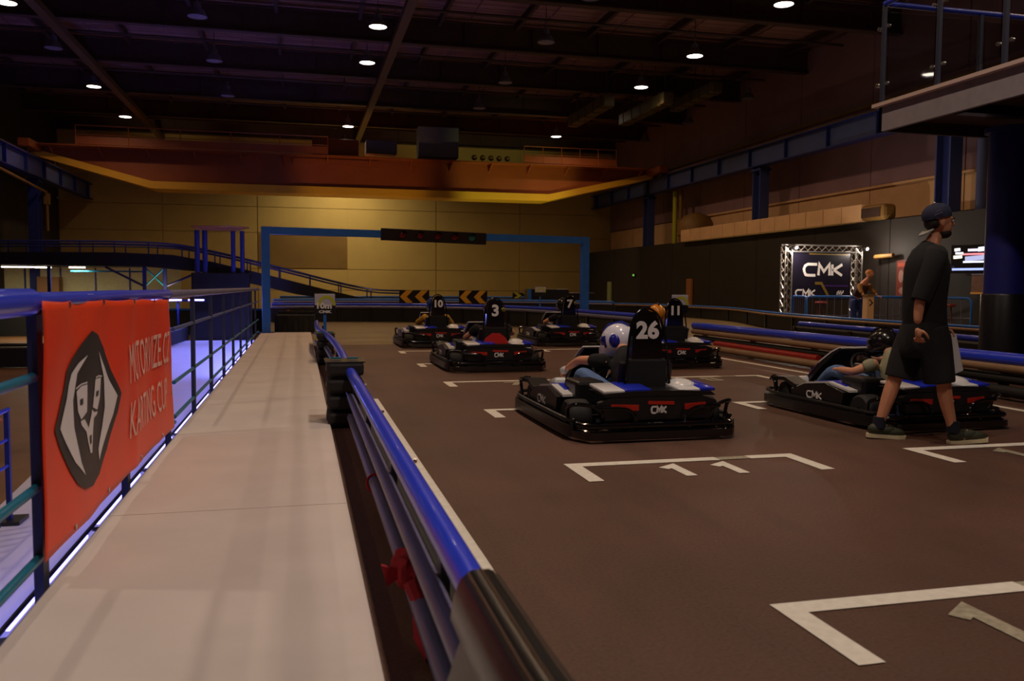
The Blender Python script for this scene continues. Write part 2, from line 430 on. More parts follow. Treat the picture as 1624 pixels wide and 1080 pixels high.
# ceiling: deck panels, cross beams, purlins
ce = struct('ceiling', MB().box(((XL+XR)/2, (YF+YB)/2, ZC+.25), (XR-XL+.6, YB-YF+.6, .2)), ceilm, 'dark steel roof deck of the hall')
mb_ = MB().box((0, 0, 0), (2.62, 2.60, .05))
for q in range(6): mb_.box((0, -1.1+q*.44, -.035), (2.62, .10, .03))
pan = mb_.build('deck_panel', ceilm, ce); pan.location = (XL+1.4, 14.5, ZC+.1)
bm_y = [8.4, 13.9, 19.4, 24.9, 30.3, 35.6, 41.1, 46.4, 51.4]
for i in range(12):
    for j in range(14):
        if i == 0 and j == 0: continue
        inst('deck_panel', pan.data, ce, (XL+1.4+i*2.7, 14.5+j*2.7, ZC+.1+random.random()*.03))
m_ = MB(); m_.box((0, 0, 0), (XR-XL, .30, .05)).box((0, 0, .85), (XR-XL, .30, .05)).box((0, 0, .43), (XR-XL, .05, .82))
for q in range(13): m_.box((-15+q*2.5, 0, .43), (.03, .26, .82))
cb = m_.build('cross_beam', beamm, ce); cb.location = ((XL+XR)/2, bm_y[0], ZC-.95)
for y in bm_y[1:]: inst('cross_beam', cb.data, ce, ((XL+XR)/2, y, ZC-.95))
m_ = MB().box((0, 0, 0), (.12, 5.1, .04)).box((0, 0, .22), (.12, 5.1, .04)).box((0, 0, .11), (.03, 5.1, .2))
pu = m_.build('purlin', beamm, ce); first = True
for i in range(12):
    for j in range(len(bm_y)-1):
        loc = (XL+1.3+i*2.75, (bm_y[j]+bm_y[j+1])/2, ZC-.3)
        if first: pu.location = loc; first = False
        else: inst('purlin', pu.data, ce, loc)
# secondary thin cross rails and bracing seen between the beams
m_ = MB().tube([(-16, 0, 0), (16, 0, 0)], .05, 6)
cr = m_.build('cross_rail', beamm, ce); cr.location = (3.2, 22.0, ZC-.6)
for y in (27.6, 33, 38.4, 43.8, 49): inst('cross_rail', cr.data, ce, (3.2, y, ZC-.6))
for k, x in enumerate((-7.5, 3.2)):
    d = MB().box((x, 21.6, 9.42), (.28, 60.4, .22)).build('cable_duct', mat('roof_duct', S(88, 66, 36), .6, noise=.1), None)
    for q in range(18): pass
    tag(d, ['ochre cable duct running along the left of the roof', 'ochre cable duct running along the middle of the roof'][k], 'duct')
for k, (x, y, z, sx, sy_, sz) in enumerate(((12.6, 36.5, 9.0, .5, 5.0, .5), (14.6, 35, 8.9, .5, 5, .5), (16.0, 33, 9.1, .45, 4, .45))):
    d = MB().box((x, y, z), (sx, sy_, sz), bevel=.05)
    for q in range(5): d.box((x, y-sy_/2+.4+q*sy_/5, z), (sx+.05, .05, sz+.05)); d.box((x, y-sy_/2+.4+q*sy_/5, (z+10.5)/2), (.03, .03, 10.5-z))
    tag(d.build('air_duct', mat('roof_duct_olive', S(86, 74, 40), .6, noise=.1)), ['olive ventilation duct nearest the right lamp row', 'olive ventilation duct, middle one of three at right', 'olive ventilation duct closest to the right wall'][k], 'duct', 'ventilation ducts under the roof at right')

# ---------------------------------------------------------------- high bay lamps
def make_lamp(lit):
    t = thing('high_bay_lamp', 'x', 'lamp')
    MB().lathe([(.03, .62), (.03, .42), (.10, .42), (.12, .30), (.12, .24), (.06, .22)], 16).build('housing', greybox, t, True)
    MB().lathe([(.10, .26), (.19, .20), (.26, .06), (.29, 0), (.275, 0), (.25, .05), (.17, .18), (.09, .24)], 24).build('reflector', greybox, t, True)
    MB().lathe([(.0, -.018), (.14, -.012), (.26, .01), (.26, .02), (0, .02)], 24).build('lens', lamp_on if lit else lamp_off, t, True)
    MB().tube([(0, 0, .6), (0, 0, 1.47)], .012, 6).build('hanger', beamm, t)
    return t
LZ = 9.2
row = {'left': -8.1, 'middle': 2.4, 'right': 13.35, 'middle-left': -2.93, 'middle-right': 7.9, 'far-right': 18.5}
lamps = [
 ('left', 27.6, 1), ('left', 38.2, 1), ('left', 44.6, 1),
 ('middle', 27.1, 1), ('middle', 31.5, 1), ('middle', 44.2, 1), ('middle', 48.9, 1),
 ('right', 22.0, 1), ('right', 27.6, 1), ('right', 32.4, 1), ('right', 38.6, 1), ('right', 44.1, 1),
 ('left', 32.4, 0), ('middle-left', 27.5, 0), ('middle-left', 32.7, 0), ('middle-left', 38.5, 0),
 ('middle-right', 22.9, 0), ('middle-right', 27.35, 0), ('middle-right', 33.1, 0), ('middle-right', 38.1, 0),
 ('far-right', 33.1, 0), ('far-right', 38.8, 0), ('far-right', 44.2, 0)]
lamps += [('middle', y, 1) for y in (21.5, 16, 10.5, 5, -.5)] + [('right', y, 1) for y in (16.5, 11, 5.5, 0)] + [('left', y, 1) for y in (16.5, 5.5)]
on0, off0 = make_lamp(True), make_lamp(False); u_on = u_off = False
cnt = {}
ordw = ['nearest', 'second nearest', 'third', 'fourth', 'fifth', 'sixth']
for nm, y, lit in lamps:
    key = (nm, lit)
    if y >= (21.9 if nm == 'right' else 22.5):
        n = cnt.get(key, 0); cnt[key] = n+1
        tot = sum(1 for a, b_, c in lamps if a == nm and c == lit and b_ >= (21.9 if nm == 'right' else 22.5))
        pos = 'farthest' if (n == tot-1 and tot > 1) else ordw[n] + ('' if n < 2 else ' nearest')
        if tot == 1: pos = 'only'
        lb = '%s %s high bay lamp in view in the %s row of the roof' % (pos, 'glowing' if lit else 'unlit', nm)
    else:
        q_ = sum(1 for a, b_, c in lamps if a == nm and b_ < 22 and b_ > y and not (a == 'right' and b_ >= 21.9))
        lb = 'glowing high bay lamp overhead in the %s row, %s back from the lamps in view' % (nm, ['first', 'second', 'third', 'fourth', 'fifth'][q_])
    if lit: t = on0 if not u_on else copy_tree(on0); u_on = True
    else: t = off0 if not u_off else copy_tree(off0); u_off = True
    t.location = (row[nm], y, LZ); t['label'] = lb; t['group'] = 'high bay lamps under the roof'
    if lit:
        k, col_ = (.86, COOL) if y < 8 else ((.12 if (nm == 'left' and y > 44) else .30, WARM) if y < 48 else (2.3, (1, .80, .46)))
        area('lamp_light', (0, 0, -.06), .5, LAMP_W*k, col_, t, spread=R(150 if y > 48 else (118 if y > 40 else 142)))

# ---------------------------------------------------------------- crane rails and columns
def hbeam(x, ya, yb, z0, z1, name, m, label, cat='beam', step=2.7):
    t = thing(name, label, cat, (x, (ya+yb)/2, z0)); L = yb-ya; H = z1-z0
    MB().box((0, 0, H/2), (.06, L, H-.06)).build('web', m, t)
    MB().box((0, 0, .02), (.42, L, .04)).build('flange', blue_dark, t)
    MB().box((0, 0, H-.02), (.42, L, .04)).build('flange', blue_dark, t)
    y = -L/2+.8; st = None
    while y < L/2:
        if st is None: st = MB().box((0, 0, 0), (.34, .05, H-.08)).build('stiffener', blue_dark, t); st.location = (0, y, H/2)
        else: inst('stiffener', st.data, t, (0, y, H/2))
        y += step
    MB().box((0, 0, H+.05), (.09, L, .1)).build('rail', ductm, t)
    return t
hbeam(18.3, YF, YB, 6.15, 6.95, 'crane_runway_beam', slate, 'slate blue crane runway beam along the right wall')
hbeam(-11.4, YF, YB, 5.9, 6.75, 'crane_runway_beam', slate, 'dark blue crane runway beam along the left wall')
slate_col = mat('slate_column', S(58, 72, 128), .55, noise=.08)
def column(x, y, z0, z1, lb, m=slate_col, wd=.42, dp=.55):
    t = thing('steel_column', lb, 'column', (x, y, z0), 0, 'columns under the crane runway'); H = z1-z0
    MB().box((0, dp/2, H/2), (wd, .05, H)).build('flange', m, t)
    MB().box((0, -dp/2, H/2), (wd, .05, H)).build('flange', m, t)
    MB().box((0, 0, H/2), (.05, dp-.05, H)).build('web', blue_dark, t)
    MB().box((0, 0, H-.12), (wd+.1, dp+.2, .1)).build('cap_plate', blue_dark, t)
    MB().box((0, 0, .04), (wd+.2, dp+.3, .08)).build('base_plate', blue_dark, t)
for y, lb in ((43.4, 'blue column under the runway beside the right end of the crane'), (31.8, 'blue column under the runway above the beige boxed duct'), (21.3, 'blue column under the runway behind the walking man'), (10.6, 'blue column under the runway at the deck corner')):
    column(18.45, y, 0, 6.15, lb)
for y, lb in ((42.6, 'dark blue column under the left crane runway, farther'), (31.5, 'dark blue column under the left crane runway, nearer'), (20.5, 'dark blue column at the left wall outside the picture')):
    column(-11.6, y, ZL, 5.9, lb, blue_dark)

# ---------------------------------------------------------------- overhead crane bridge
cr_ = thing('overhead_crane', 'orange overhead travelling crane bridge spanning the hall', 'crane', (3.3, 43.0, 5.6))
xa, xb = -14.6, 14.6
poly = [(-14.6, 1.35), (-10.5, .33), (-9.85, 0), (9.1, 0), (14.6, 1.3), (14.6, 1.75), (-14.6, 1.75)]
MB().prism([(x, z+.05) for x, z in poly], -.05, .05, 'XZ').build('girder_web', orange_st, cr_).location = (0, -.55, 0)
MB().prism([(x, z+.05) for x, z in poly], -.05, .05, 'XZ').build('girder_web', orange_st, cr_).location = (0, .55, 0)
f_ = MB()
f_.prism([(-14.6, 1.33), (-14.6, 1.38), (-9.85, .04), (9.1, .04), (14.6, 1.33), (14.6, 1.28), (9.1, -.02), (-9.85, -.02)], -.75, .75, 'XZ')
f_.build('bottom_flange', yellow_st, cr_)
MB().prism([(-9.9, -.01), (-9.9, .33), (9.1, .33), (9.1, -.01)], -.80, -.76, 'XZ').build('lower_boom', yellow_st, cr_)
MB().prism([(-14.9, 1.33), (-9.9, -.01), (-9.9, .33), (-14.9, 1.62)], -.80, -.76, 'XZ').build('haunch', yellow_st, cr_)
MB().prism([(14.9, 1.33), (9.1, -.01), (9.1, .33), (14.9, 1.62)], -.80, -.76, 'XZ').build('haunch', yellow_st, cr_)
MB().box((0, 0, 1.78), (29.4, 1.8, .06)).build('top_flange', orange_st, cr_)
MB().box((-.3, -1.15, 1.72), (29.0, .8, .05)).build('catwalk', orange_st, cr_)
for x in range(-14, 15, 2): MB().prism([(-1.5, 1.70), (-.6, 1.70), (-.6, 1.3)], x-.03, x+.03, 'YZ').build('catwalk_bracket', orange_st, cr_)
for a_, b2 in ((-12.9, -2.0), (7.6, 12.5)):
    g = MB(); g.tube([(a_, -1.5, 2.6), (b2, -1.5, 2.6)], .025, 6); g.tube([(a_, -1.5, 2.2), (b2, -1.5, 2.2)], .02, 6); g.box(((a_+b2)/2, -1.5, 1.95), (b2-a_, .02, .35))
    g.build('guardrail', orange_st, cr_)
    x = a_
    while x <= b2+.01: MB().tube([(x, -1.5, 1.75), (x, -1.5, 2.6)], .025, 6).build('guardrail_post', orange_st, cr_); x += (b2-a_)/5
hg = MB(); hg.box((-1.6, 0, 2.25), (2.2, 1.5, .8), bevel=.05).box((-1.6, -.2, 1.5), (4.0, 1.3, .3)); hg.build('trolley', orange_st, cr_)
MB().box((.6, -.3, 2.35), (1.5, .9, .65), bevel=.04).build('trolley_cabinet', greybox, cr_)
MB().box((3.4, -.4, 2.7), (2.0, .9, 1.5), bevel=.04).build('electrical_cabinet', greybox, cr_)
MB().tube([(-1.6, 0, 1.7), (-1.6, 0, 1.2)], .03, 6).build('hoist_rope', beamm, cr_)
for q in range(5): MB().ball((5.1+q*.42, -1.3, 1.95), .14, 12, 8).build('cable_loop', ductm, cr_)
for sx in (-14.7, 14.7): MB().box((sx, 0, 1.62), (.5, 5.0, .36), bevel=.05).build('end_carriage', orange_st, cr_)
# wheels of the end carriages
for sx in (-14.7, 14.7):
    for yy in (-2.1, 2.1): MB().lathe([(.0, -.06), (.2, -.06), (.2, .06), (0, .06)], 16, 'X', (sx, yy, 1.42)).build('wheel', beamm, cr_, True)

# ---------------------------------------------------------------- beige boxed duct, pipes on the right wall
d = thing('boxed_duct', 'long beige boxed duct on brackets above the black wall', 'duct', (17.95, 30.4, 3.36))
y = -6.2
while y < 7.0:
    MB().box((0, y+.52, .28), (.55, 1.0, .56), bevel=.02).build('casing', beigewall, d); y += 1.04
MB().box((0, 0.4, -.015), (.5, 13, .03)).build('bracket_rail', steel, d)
t = thing('ventilation_unit', 'brown domed ventilation unit beside the boxed duct', 'vent', (18.9, 38.6, 3.75))
MB().lathe([(.9, 0), (.9, .55), (.6, .95), (.2, 1.1), (0, 1.12)], 20).build('hood', ductm, t, True); MB().box((0, 0, -1.87), (1.0, 1.2, 3.74), bevel=.04).build('plinth', ductm, t)
t = thing('fan_coil', 'brown rounded air unit fixed on the beige band', 'vent', (17.97, 23.9, 3.62))
MB().box((0, 0, 0), (.5, 1.5, .5), bevel=.12).build('case', ductm, t); MB().box((-.26, 0, 0), (.02, 1.2, .3)).build('grille', beamm, t)
for k, (y, m, r) in enumerate(((40.6, yellowgreen_s, .12), (39.9, ductm, .1), (19.1, yellowgreen_s, .10), (18.75, beigewall, .06), (20.3, slate, .14))):
    tag(MB().tube([(18.7, y, 0), (18.7, y, 6.1)], r, 12).build('riser_pipe', m, None, True),
        ['yellow riser pipe by the far runway column', 'brown riser pipe by the far runway column', 'yellow riser pipe left of the big blue column', 'thin beige pipe left of the big blue column', 'slate blue riser pipe behind the man'][k], 'pipe')
tag(MB().box((17.80, 36.9, .80), (.12, .50, 1.60), bevel=.02).build('wall_post', mat('tan_post', S(165, 105, 60), .6)), 'tan upright panel standing against the black wall', 'post')
tag(MB().box((17.80, 47.6, .75), (.12, .5, 1.5), bevel=.02).build('wall_post', mat('pale_green_post', S(150, 160, 110), .6)), 'pale green upright panel near the far corner', 'post')
t = thing('exit_light', 'small green exit light on the black wall', 'light', (17.81, 43.8, 1.85))
MB().box((0, 0, 0), (.08, .3, .16)).build('case', blackpl, t); MB().box((-.045, 0, 0), (.01, .24, .1)).build('face', mat('exit_green', (.1, .5, .05), emit=(.25, .8, .1), estr=.5), t)

# ---------------------------------------------------------------- upper deck at right with glass balustrade
dk = thing('upper_deck', 'grey edged upper deck overhanging the track at right', 'deck', (7.42, 9.85, 3.26))
MB().box((5.3, -9.5, .22), (10.2, 18.7, .18)).build('slab', beamm, dk)
MB().box((.03, -9.4, .16), (.06, 18.8, .32)).build('fascia', mat('grey_fascia', S(150, 142, 150), .6, noise=.08), dk)
MB().box((5.2, -.03, .16), (10.4, .06, .32)).build('fascia', beamm, dk)
MB().box((.0, -9.4, .335), (.16, 18.9, .045)).build('edge_trim', mat('pale_edge', S(215, 190, 180), .6), dk)
for q in range(7): MB().box((5.3, -1.2-q*2.6, .08), (10.2, .16, .12)).build('joist', blackpl, dk)
bl = thing('glass_balustrade', 'glass balustrade with blue handrail on the upper deck', 'railing', (7.42, 9.80, 3.62))
MB().tube([(0, 0, 1.28), (0, -18, 1.28)], .035, 10).build('handrail', blue_paint, bl, True)
MB().tube([(0, 0, 1.28), (10.3, 0, 1.28)], .035, 10).build('handrail', blue_paint, bl, True)
pm = MB().box((0, 0, .63), (.045, .045, 1.26)); post = pm.build('post', navy_steel, bl)
for q in range(1, 18): inst('post', post.data, bl, (0, -q*1.0, 0))
for q in range(1, 7): inst('post', post.data, bl, (q*1.5, 0, 0))
gp = MB().box((0, -.5, .64), (.012, .88, 1.08)).build('glass_pane', glass, bl)
for q in range(1, 17): inst('glass_pane', gp.data, bl, (0, -q*1.0, 0))
g2 = MB().box((.75, 0, .64), (1.36, .012, 1.08)).build('glass_pane', glass, bl)
for q in range(1, 6): inst('glass_pane', g2.data, bl, (q*1.5, 0, 0))
ck = MB().lathe([(0, -.025), (.022, -.025), (.022, .025), (0, .025)], 10, 'X').build('clamp', steel, bl, True); ck.location = (0, -.09, .25)
for q in range(0, 9):
    for zz in (.25, .98):
        for s_ in (-.09, .09):
            if (q, zz, s_) != (0, .25, -.09): inst('clamp', ck.data, bl, (0, -q*1.0+s_, zz))
# big blue column carrying the deck
bc = thing('round_column', 'big round blue column with black padded foot beside the track', 'column', (8.85, 9.15, 0))
MB().lathe([(.27, 0), (.27, 1.12), (.26, 1.14)], 28).build('padding', blackpl, bc, True)
MB().lathe([(.245, 1.12), (.245, 3.26)], 28).build('shaft', mat('deep_blue_column', S(26, 30, 118), .5, noise=.08), bc, True)
MB().lathe([(.30, 3.2), (.30, 3.26)], 28).build('capital', blue_dark, bc, True)
MB().box((.26, -.14, 2.75), (.08, .08, .10), bevel=.01).build('bracket_light', ductm, bc)

# added lights hidden by the barriers, aimed up to brighten the crane
for k, (x, y, rx, ry, en) in enumerate(((-5.6, 37.2, 36, 0, 1100), (3.0, 36.0, 47, 0, 500), (10.6, 36.5, 45, 0, 900))):
    z0 = -1.1 if x < -1 else 0
    t = thing('floodlight', ['floodlight on the floor under the left end of the crane', 'floodlight on the floor behind the chevron signs', 'floodlight on the floor behind the booth'][k], 'light', (x, y, z0), 0, 'floodlights aimed up at the crane')
    MB().box((0, 0, .02), (.3, .25, .03)).build('foot', blackpl, t); MB().box((0, 0, .14), (.28, .12, .2), (R(60), 0, 0), bevel=.015).build('case', blackpl, t)
    l_ = bpy.data.lights.new('flood', 'SPOT'); l_.energy = en; l_.color = [(1, .72, .35), (1, .6, .25), (.9, .95, .4)][k]; l_.spot_size = R(48); l_.spot_blend = .6; l_.shadow_soft_size = .1
    lo = bpy.data.objects.new('flood', l_); C.objects.link(lo); lo.parent = t; lo.location = (0, 0, .30); lo.rotation_euler = (R(180-0)-0, 0, 0); lo.rotation_euler = (R(180-rx), R(ry), 0)
# ---------------------------------------------------------------- handrail of the walkway
rl = thing('handrail', 'blue and teal steel handrail along the left edge of the walkway', 'railing', (-1.0, 12, 0))
MB().tube([(0, 3.55-12, 1.13), (0, -9-12, 1.13)], .052, 14).build('top_tube', blue_paint, rl, True)
MB().tube([(0, 3.5-12, 1.13), (0, 5.3-12, 1.13)], .036, 14).build('top_tube', blue_paint, rl, True)
o = MB().tube([(0, 5.3-12, 1.13), (0, 7.0-12, 1.125)], .034, 14).build('top_tube', blue_paint, rl, True)
lab(MB().tube([(0, 7.0-12, 1.12), (0, 21.2-12, 1.10)], .036, 14).build('top_tube', pipe_grey, rl, True), 'greyer top tube beyond the banner')
for z, m in ((.84, teal), (.41, teal), (.13, teal)):
    MB().tube([(0, 7.25-12, z), (0, 21.2-12, z-.04)], .016, 10).build('mid_tube', slate if z > .8 else teal, rl, True)
    MB().tube([(0, -9-12, z), (0, 3.6-12, z)], .019, 10).build('mid_tube', teal, rl, True)
    if z < .3: MB().tube([(0, 3.6-12, z-.02), (0, 7.25-12, z-.04)], .016, 10).build('mid_tube', teal, rl, True)
pst = MB().box((0, 0, .40), (.035, .075, 1.42)).build('post', navy_steel, rl)
ys = [3.62]+[5.28+1.63*i for i in range(10)]+[1.98, .35, -1.3, -2.9, -4.6, -6.2, -7.8]
pst.location = (0, ys[0]-12, 0)
for y in ys[1:]: inst('post', pst.data, rl, (0, y-12, 0))
# edge frame below the rail with violet led tape
ef = thing('led_strip', 'dark outer tube with glowing violet light tape below the handrail', 'light strip', (-1.20, 6, -.24))
MB().tube([(0, -15, .022), (0, 15.2, .022)], .012, 6).build('outer_tube', navy_steel, ef)
y = 3.7-1.63*4-6+.05
br = None
while y < 15:
    if abs(y+3.9) > 99: pass
    MB().box((0, y+.78, 0), (.016, 1.35, .016)).build('light_tape', led, ef)
    b_ = MB().prism([(0, y), (.2, y+.05), (.2, y-.18), (0, y-.05)], -.005, .005); b_.build('gusset_plate', pipe_grey, ef)
    y += 1.63
y = -15
for q in range(5): area('tape_light', (-.03, -4+q*4.4-1, -.03), .2, 34, VIOLET, ef, (0, R(12), 0), spread=R(130), sy=4.0)
# banner
def wave(y, z):
    s = (y-3.7)/3.6; t = (z-.08)/1.05
    return .012+.013*math.sin(s*17+t*2)*(.3+t*.7) + .008*math.sin(s*31-t*5)*t + .005*math.sin(s*9+t*9) + .010*math.exp(-((y-5.3)/.12)**2)
bn = thing('banner', 'orange red vinyl banner with black emblem tied to the handrail', 'banner', (-.965, 0, 0))
nb = 90; nh = 26; bm_ = bmesh.new(); G = []
for i in range(nb+1):
    rowv = []
    for j in range(nh+1):
        s = i/nb; t = j/nh
        y = 3.51+s*3.33; z = (.135-.025*s)+t*(1.0-.02*s) + (.008*abs(math.sin(s*PI*5)) if j == 0 else 0) - (.006*abs(math.sin(s*PI*6)) if j == nh else 0)
        rowv.append(bm_.verts.new((wave(y, z), y, z)))
    G.append(rowv)
for i in range(nb):
    for j in range(nh): bm_.faces.new((G[i][j], G[i+1][j], G[i+1][j+1], G[i][j+1]))
me = bpy.data.meshes.new('sheet'); bm_.to_mesh(me); bm_.free(); me.materials.append(banner_m)
me.polygons.foreach_set('use_smooth', [True]*len(me.polygons))
o = bpy.data.objects.new('sheet', me); C.objects.link(o); o.parent = bn
sd = o.modifiers.new('s', 'SOLIDIFY'); sd.thickness = .002
def on_banner(polys, name, m, off):
    bm_ = bmesh.new()
    for p in polys:
        f = bm_.faces.new([bm_.verts.new((0, a, b)) for a, b in p])
    bmesh.ops.triangulate(bm_, faces=bm_.faces)
    for _ in range(3):
        lo = [e for e in bm_.edges if e.calc_length() > .045]
        if lo: bmesh.ops.subdivide_edges(bm_, edges=lo, cuts=1); bmesh.ops.triangulate(bm_, faces=bm_.faces)
    for v in bm_.verts: v.co.x = wave(v.co.y, v.co.z)+off
    me = bpy.data.meshes.new(name); bm_.to_mesh(me); bm_.free(); me.materials.append(m)
    o = bpy.data.objects.new(name, me); C.objects.link(o); o.parent = bn; return o
EM = {
'outline': [(4.342, 0.98), (4.458, 0.956), (4.582, 0.885), (4.719, 0.75), (4.888, 0.618), (4.823, 0.526), (4.614, 0.365), (4.43, 0.281), (4.265, 0.26), (4.093, 0.282), (3.96, 0.331), (3.86, 0.405), (3.732, 0.532), (3.658, 0.621), (3.721, 0.687), (3.797, 0.786), (3.822, 0.839), (3.909, 0.876), (4.138, 0.934)],
'bladeL': [(4.214, 0.876), (4.037, 0.853), (3.903, 0.82), (3.857, 0.779), (3.831, 0.727), (3.729, 0.615), (3.812, 0.539), (3.928, 0.437), (4.1, 0.343), (4.028, 0.417), (3.975, 0.51), (3.939, 0.586), (3.908, 0.665), (3.889, 0.73), (3.924, 0.783), (4.043, 0.823)],
'bladeR': [(4.45, 0.877), (4.572, 0.792), (4.653, 0.716), (4.8, 0.615), (4.726, 0.526), (4.592, 0.437), (4.437, 0.346), (4.431, 0.4), (4.521, 0.49), (4.579, 0.589), (4.596, 0.695), (4.554, 0.793)],
'pL': [(3.989, 0.735), (4.072, 0.749), (4.176, 0.745), (4.168, 0.622), (4.057, 0.602), (4.006, 0.645)],
'pR': [(4.354, 0.748), (4.491, 0.744), (4.469, 0.643), (4.419, 0.595), (4.304, 0.622)],
'ringL': [(3.982, 0.751), (4.064, 0.76), (4.177, 0.757), (4.176, 0.75), (4.072, 0.754), (3.981, 0.744)],
'ringR': [(4.366, 0.758), (4.437, 0.76), (4.52, 0.749), (4.52, 0.743), (4.436, 0.753), (4.365, 0.751)],
'holeL': [(4.034, 0.694), (4.089, 0.693), (4.087, 0.667), (4.04, 0.667)],
'holeR': [(4.375, 0.689), (4.44, 0.686), (4.426, 0.662), (4.367, 0.663)],
'rod': [(4.047, 0.596), (4.117, 0.595), (4.204, 0.542), (4.27, 0.592), (4.282, 0.615), (4.343, 0.593), (4.418, 0.588), (4.417, 0.575), (4.329, 0.566), (4.304, 0.475), (4.282, 0.413), (4.241, 0.417), (4.196, 0.469), (4.153, 0.532), (4.063, 0.575)],
'holeRod': [(4.219, 0.502), (4.27, 0.5), (4.266, 0.459), (4.225, 0.461)],
}
lab(on_banner([EM['outline']], 'emblem', emblem_k, .004), 'black emblem with white blades and pistons')
on_banner([EM['bladeL'], EM['bladeR'], EM['pL'], EM['pR'], EM['ringL'], EM['ringR'], EM['rod']], 'emblem_white', emblem_w, .0065)
on_banner([EM['holeL'], EM['holeR'], EM['holeRod']], 'emblem_hole', emblem_k, .0085)
def btext(s, y0, y1, z0, z1, name):
    me = text_mesh(s, 1, .0, 0); xs = [v.co.x for v in me.vertices]; zs_ = [v.co.y for v in me.vertices]
    ax, bx, az, bz = min(xs), max(xs), min(zs_), max(zs_)
    bm_ = bmesh.new(); bm_.from_mesh(me)
    for v in bm_.verts: v.co = Vector((0, y0+(v.co.x-ax)/(bx-ax)*(y1-y0), z0+(v.co.y-az)/(bz-az)*(z1-z0)))
    bmesh.ops.triangulate(bm_, faces=bm_.faces)
    for _ in range(3):
        lo = [e for e in bm_.edges if e.calc_length() > .03]
        if lo: bmesh.ops.subdivide_edges(bm_, edges=lo, cuts=1); bmesh.ops.triangulate(bm_, faces=bm_.faces)
    for v in bm_.verts: v.co.x = wave(v.co.y, v.co.z)+.007
    me2 = bpy.data.meshes.new(name); bm_.to_mesh(me2); bm_.free(); me2.materials.append(letter_dim)
    o = bpy.data.objects.new(name, me2); C.objects.link(o); o.parent = bn; return o
lab(btext('MOTORVIZE.CZ', 5.11, 6.58, 0.638, 0.863, 'lettering'), 'upper line of pale lettering')
lab(btext('KARTING CUP', 5.13, 6.50, 0.324, 0.535, 'lettering'), 'lower line of pale lettering')
for y, z in ((3.95, 1.11), (4.6, 1.11), (5.3, 1.10), (6.0, 1.09), (6.7, 1.09), (3.9, .165), (4.6, .16), (5.5, .15), (6.3, .145), (6.78, .38)):
    MB().lathe([(.006, 0), (.014, 0), (.014, .004), (.006, .004)], 12, 'X', (wave(y, z)+.002, y, z)).build('eyelet', steel, bn)

# ---------------------------------------------------------------- second railing and bits on the lower level
r2_ = thing('lower_railing', 'violet blue railing standing on the lower pale floor at far left', 'railing', (-2.72, 7.0, ZL+.02))
for z in (1.08, .80, .55): MB().tube([(0, -4, z), (0, 1.95, z)], .022 if z > 1 else .015, 8).build('rail', blue_paint, r2_, True)
for y in (-3.4, -1.6, .3, 1.9): MB().box((0, y, .54), (.04, .05, 1.08)).build('post', blue_dark, r2_); MB().box((0, y, .02), (.25, .3, .03)).build('foot', blackpl, r2_)
pb = MB().box((0, -2.8, .28), (.03, .05, .5)).build('baluster', blue_dark, r2_)
for q in range(1, 24): inst('baluster', pb.data, r2_, (0, q*.19, 0))
for k, (x, y, m, lb) in enumerate(((-4.1, 12.4, mat('orange_seat', S(190, 95, 40), .35), 'round orange topped stool behind the lower violet railing'), (-4.0, 10.6, blue_paint, 'round blue topped stool behind the lower violet railing'))):
    t = thing('stool', lb, 'stool', (x, y, ZL))
    MB().lathe([(0, .52), (.22, .52), (.25, .49), (.24, .45), (0, .45)], 20).build('seat', m, t, True)
    MB().tube([(0, 0, .45), (0, 0, .03)], .025, 8).build('leg', steel, t); MB().lathe([(.18, 0), (.18, .02), (.03, .05)], 16).build('foot', blackpl, t)
# dark bumpers on the lower lane
def barrier(name, path, label, z0=0, h=.55, th=.16, tops=((0, 0, .05, 'blue'),), body=rubber, cap=None, seg=1.2, cat='barrier'):
    P = smooth_path([(x, y, z0) for x, y in path], 8)
    t = thing(name, label, cat, tuple(P[0])); off = -P[0]
    P = [p+off for p in P]
    MB().sweep(P, [(-th/2, .02), (th/2, .02), (th/2, h-.08), (th/4, h-.04), (-th/4, h-.04), (-th/2, h-.08)]).build('skirt', body, t)
    for (dx, dz, r, c) in tops:
        Q = []
        for i, p in enumerate(P):
            a = P[max(i-1, 0)]; b_ = P[min(i+1, len(P)-1)]; d = (b_-a).normalized(); sd = d.cross(Vector((0, 0, 1)))
            Q.append(p+sd*dx+Vector((0, 0, h+dz)))
        MB().tube(Q, r, 10).build('pipe', {'blue': blue_paint, 'grey': pipe_grey, 'beige': pipe_beige, 'red': pipe_red, 'black': rubber_sheen, 'dull': blue_dull}[c], t, True)
    i = 0
    for i in range(0, len(P)-1, 4):
        a, b_ = P[i], P[i+1]; d = (b_-a).normalized(); sd = d.cross(Vector((0, 0, 1)))
        an = math.atan2(d.y, d.x)
        for s_ in (-1, 1):
            MB().box(tuple(a+sd*s_*(th/2+.02)+Vector((0, 0, h*.45))), (.10, .03, h*.8), (0, 0, an)).build('rib', rubber_sheen, t)
    return t
barrier('track_barrier', [(-12.8, 24.5), (-9, 25.5), (-5.6, 27), (-4.6, 37)], 'black barrier on the lower brown lane at far left', ZL, .6, .2, ((0, .02, .05, 'black'),))
barrier('track_barrier', [(-12.8, 41.1), (-6, 40.9), (-1.15, 40.8)], 'black barrier across the end of the lower violet ramp', ZL, 1.15, .2, ((0, 0, .06, 'dull'), (-.12, -.3, .05, 'dull')))
vt = thing('violet_tube_light', 'glowing violet tube light on the lane barrier beyond the ramp', 'light', (-4.3, 36.3, .55))
MB().tube([(-1.5, 0, 0), (-.35, 0, .02)], .035, 8).build('tube', led, vt); MB().tube([(-.1, 0, .02), (.5, 0, .02)], .035, 8).build('tube', led, vt)
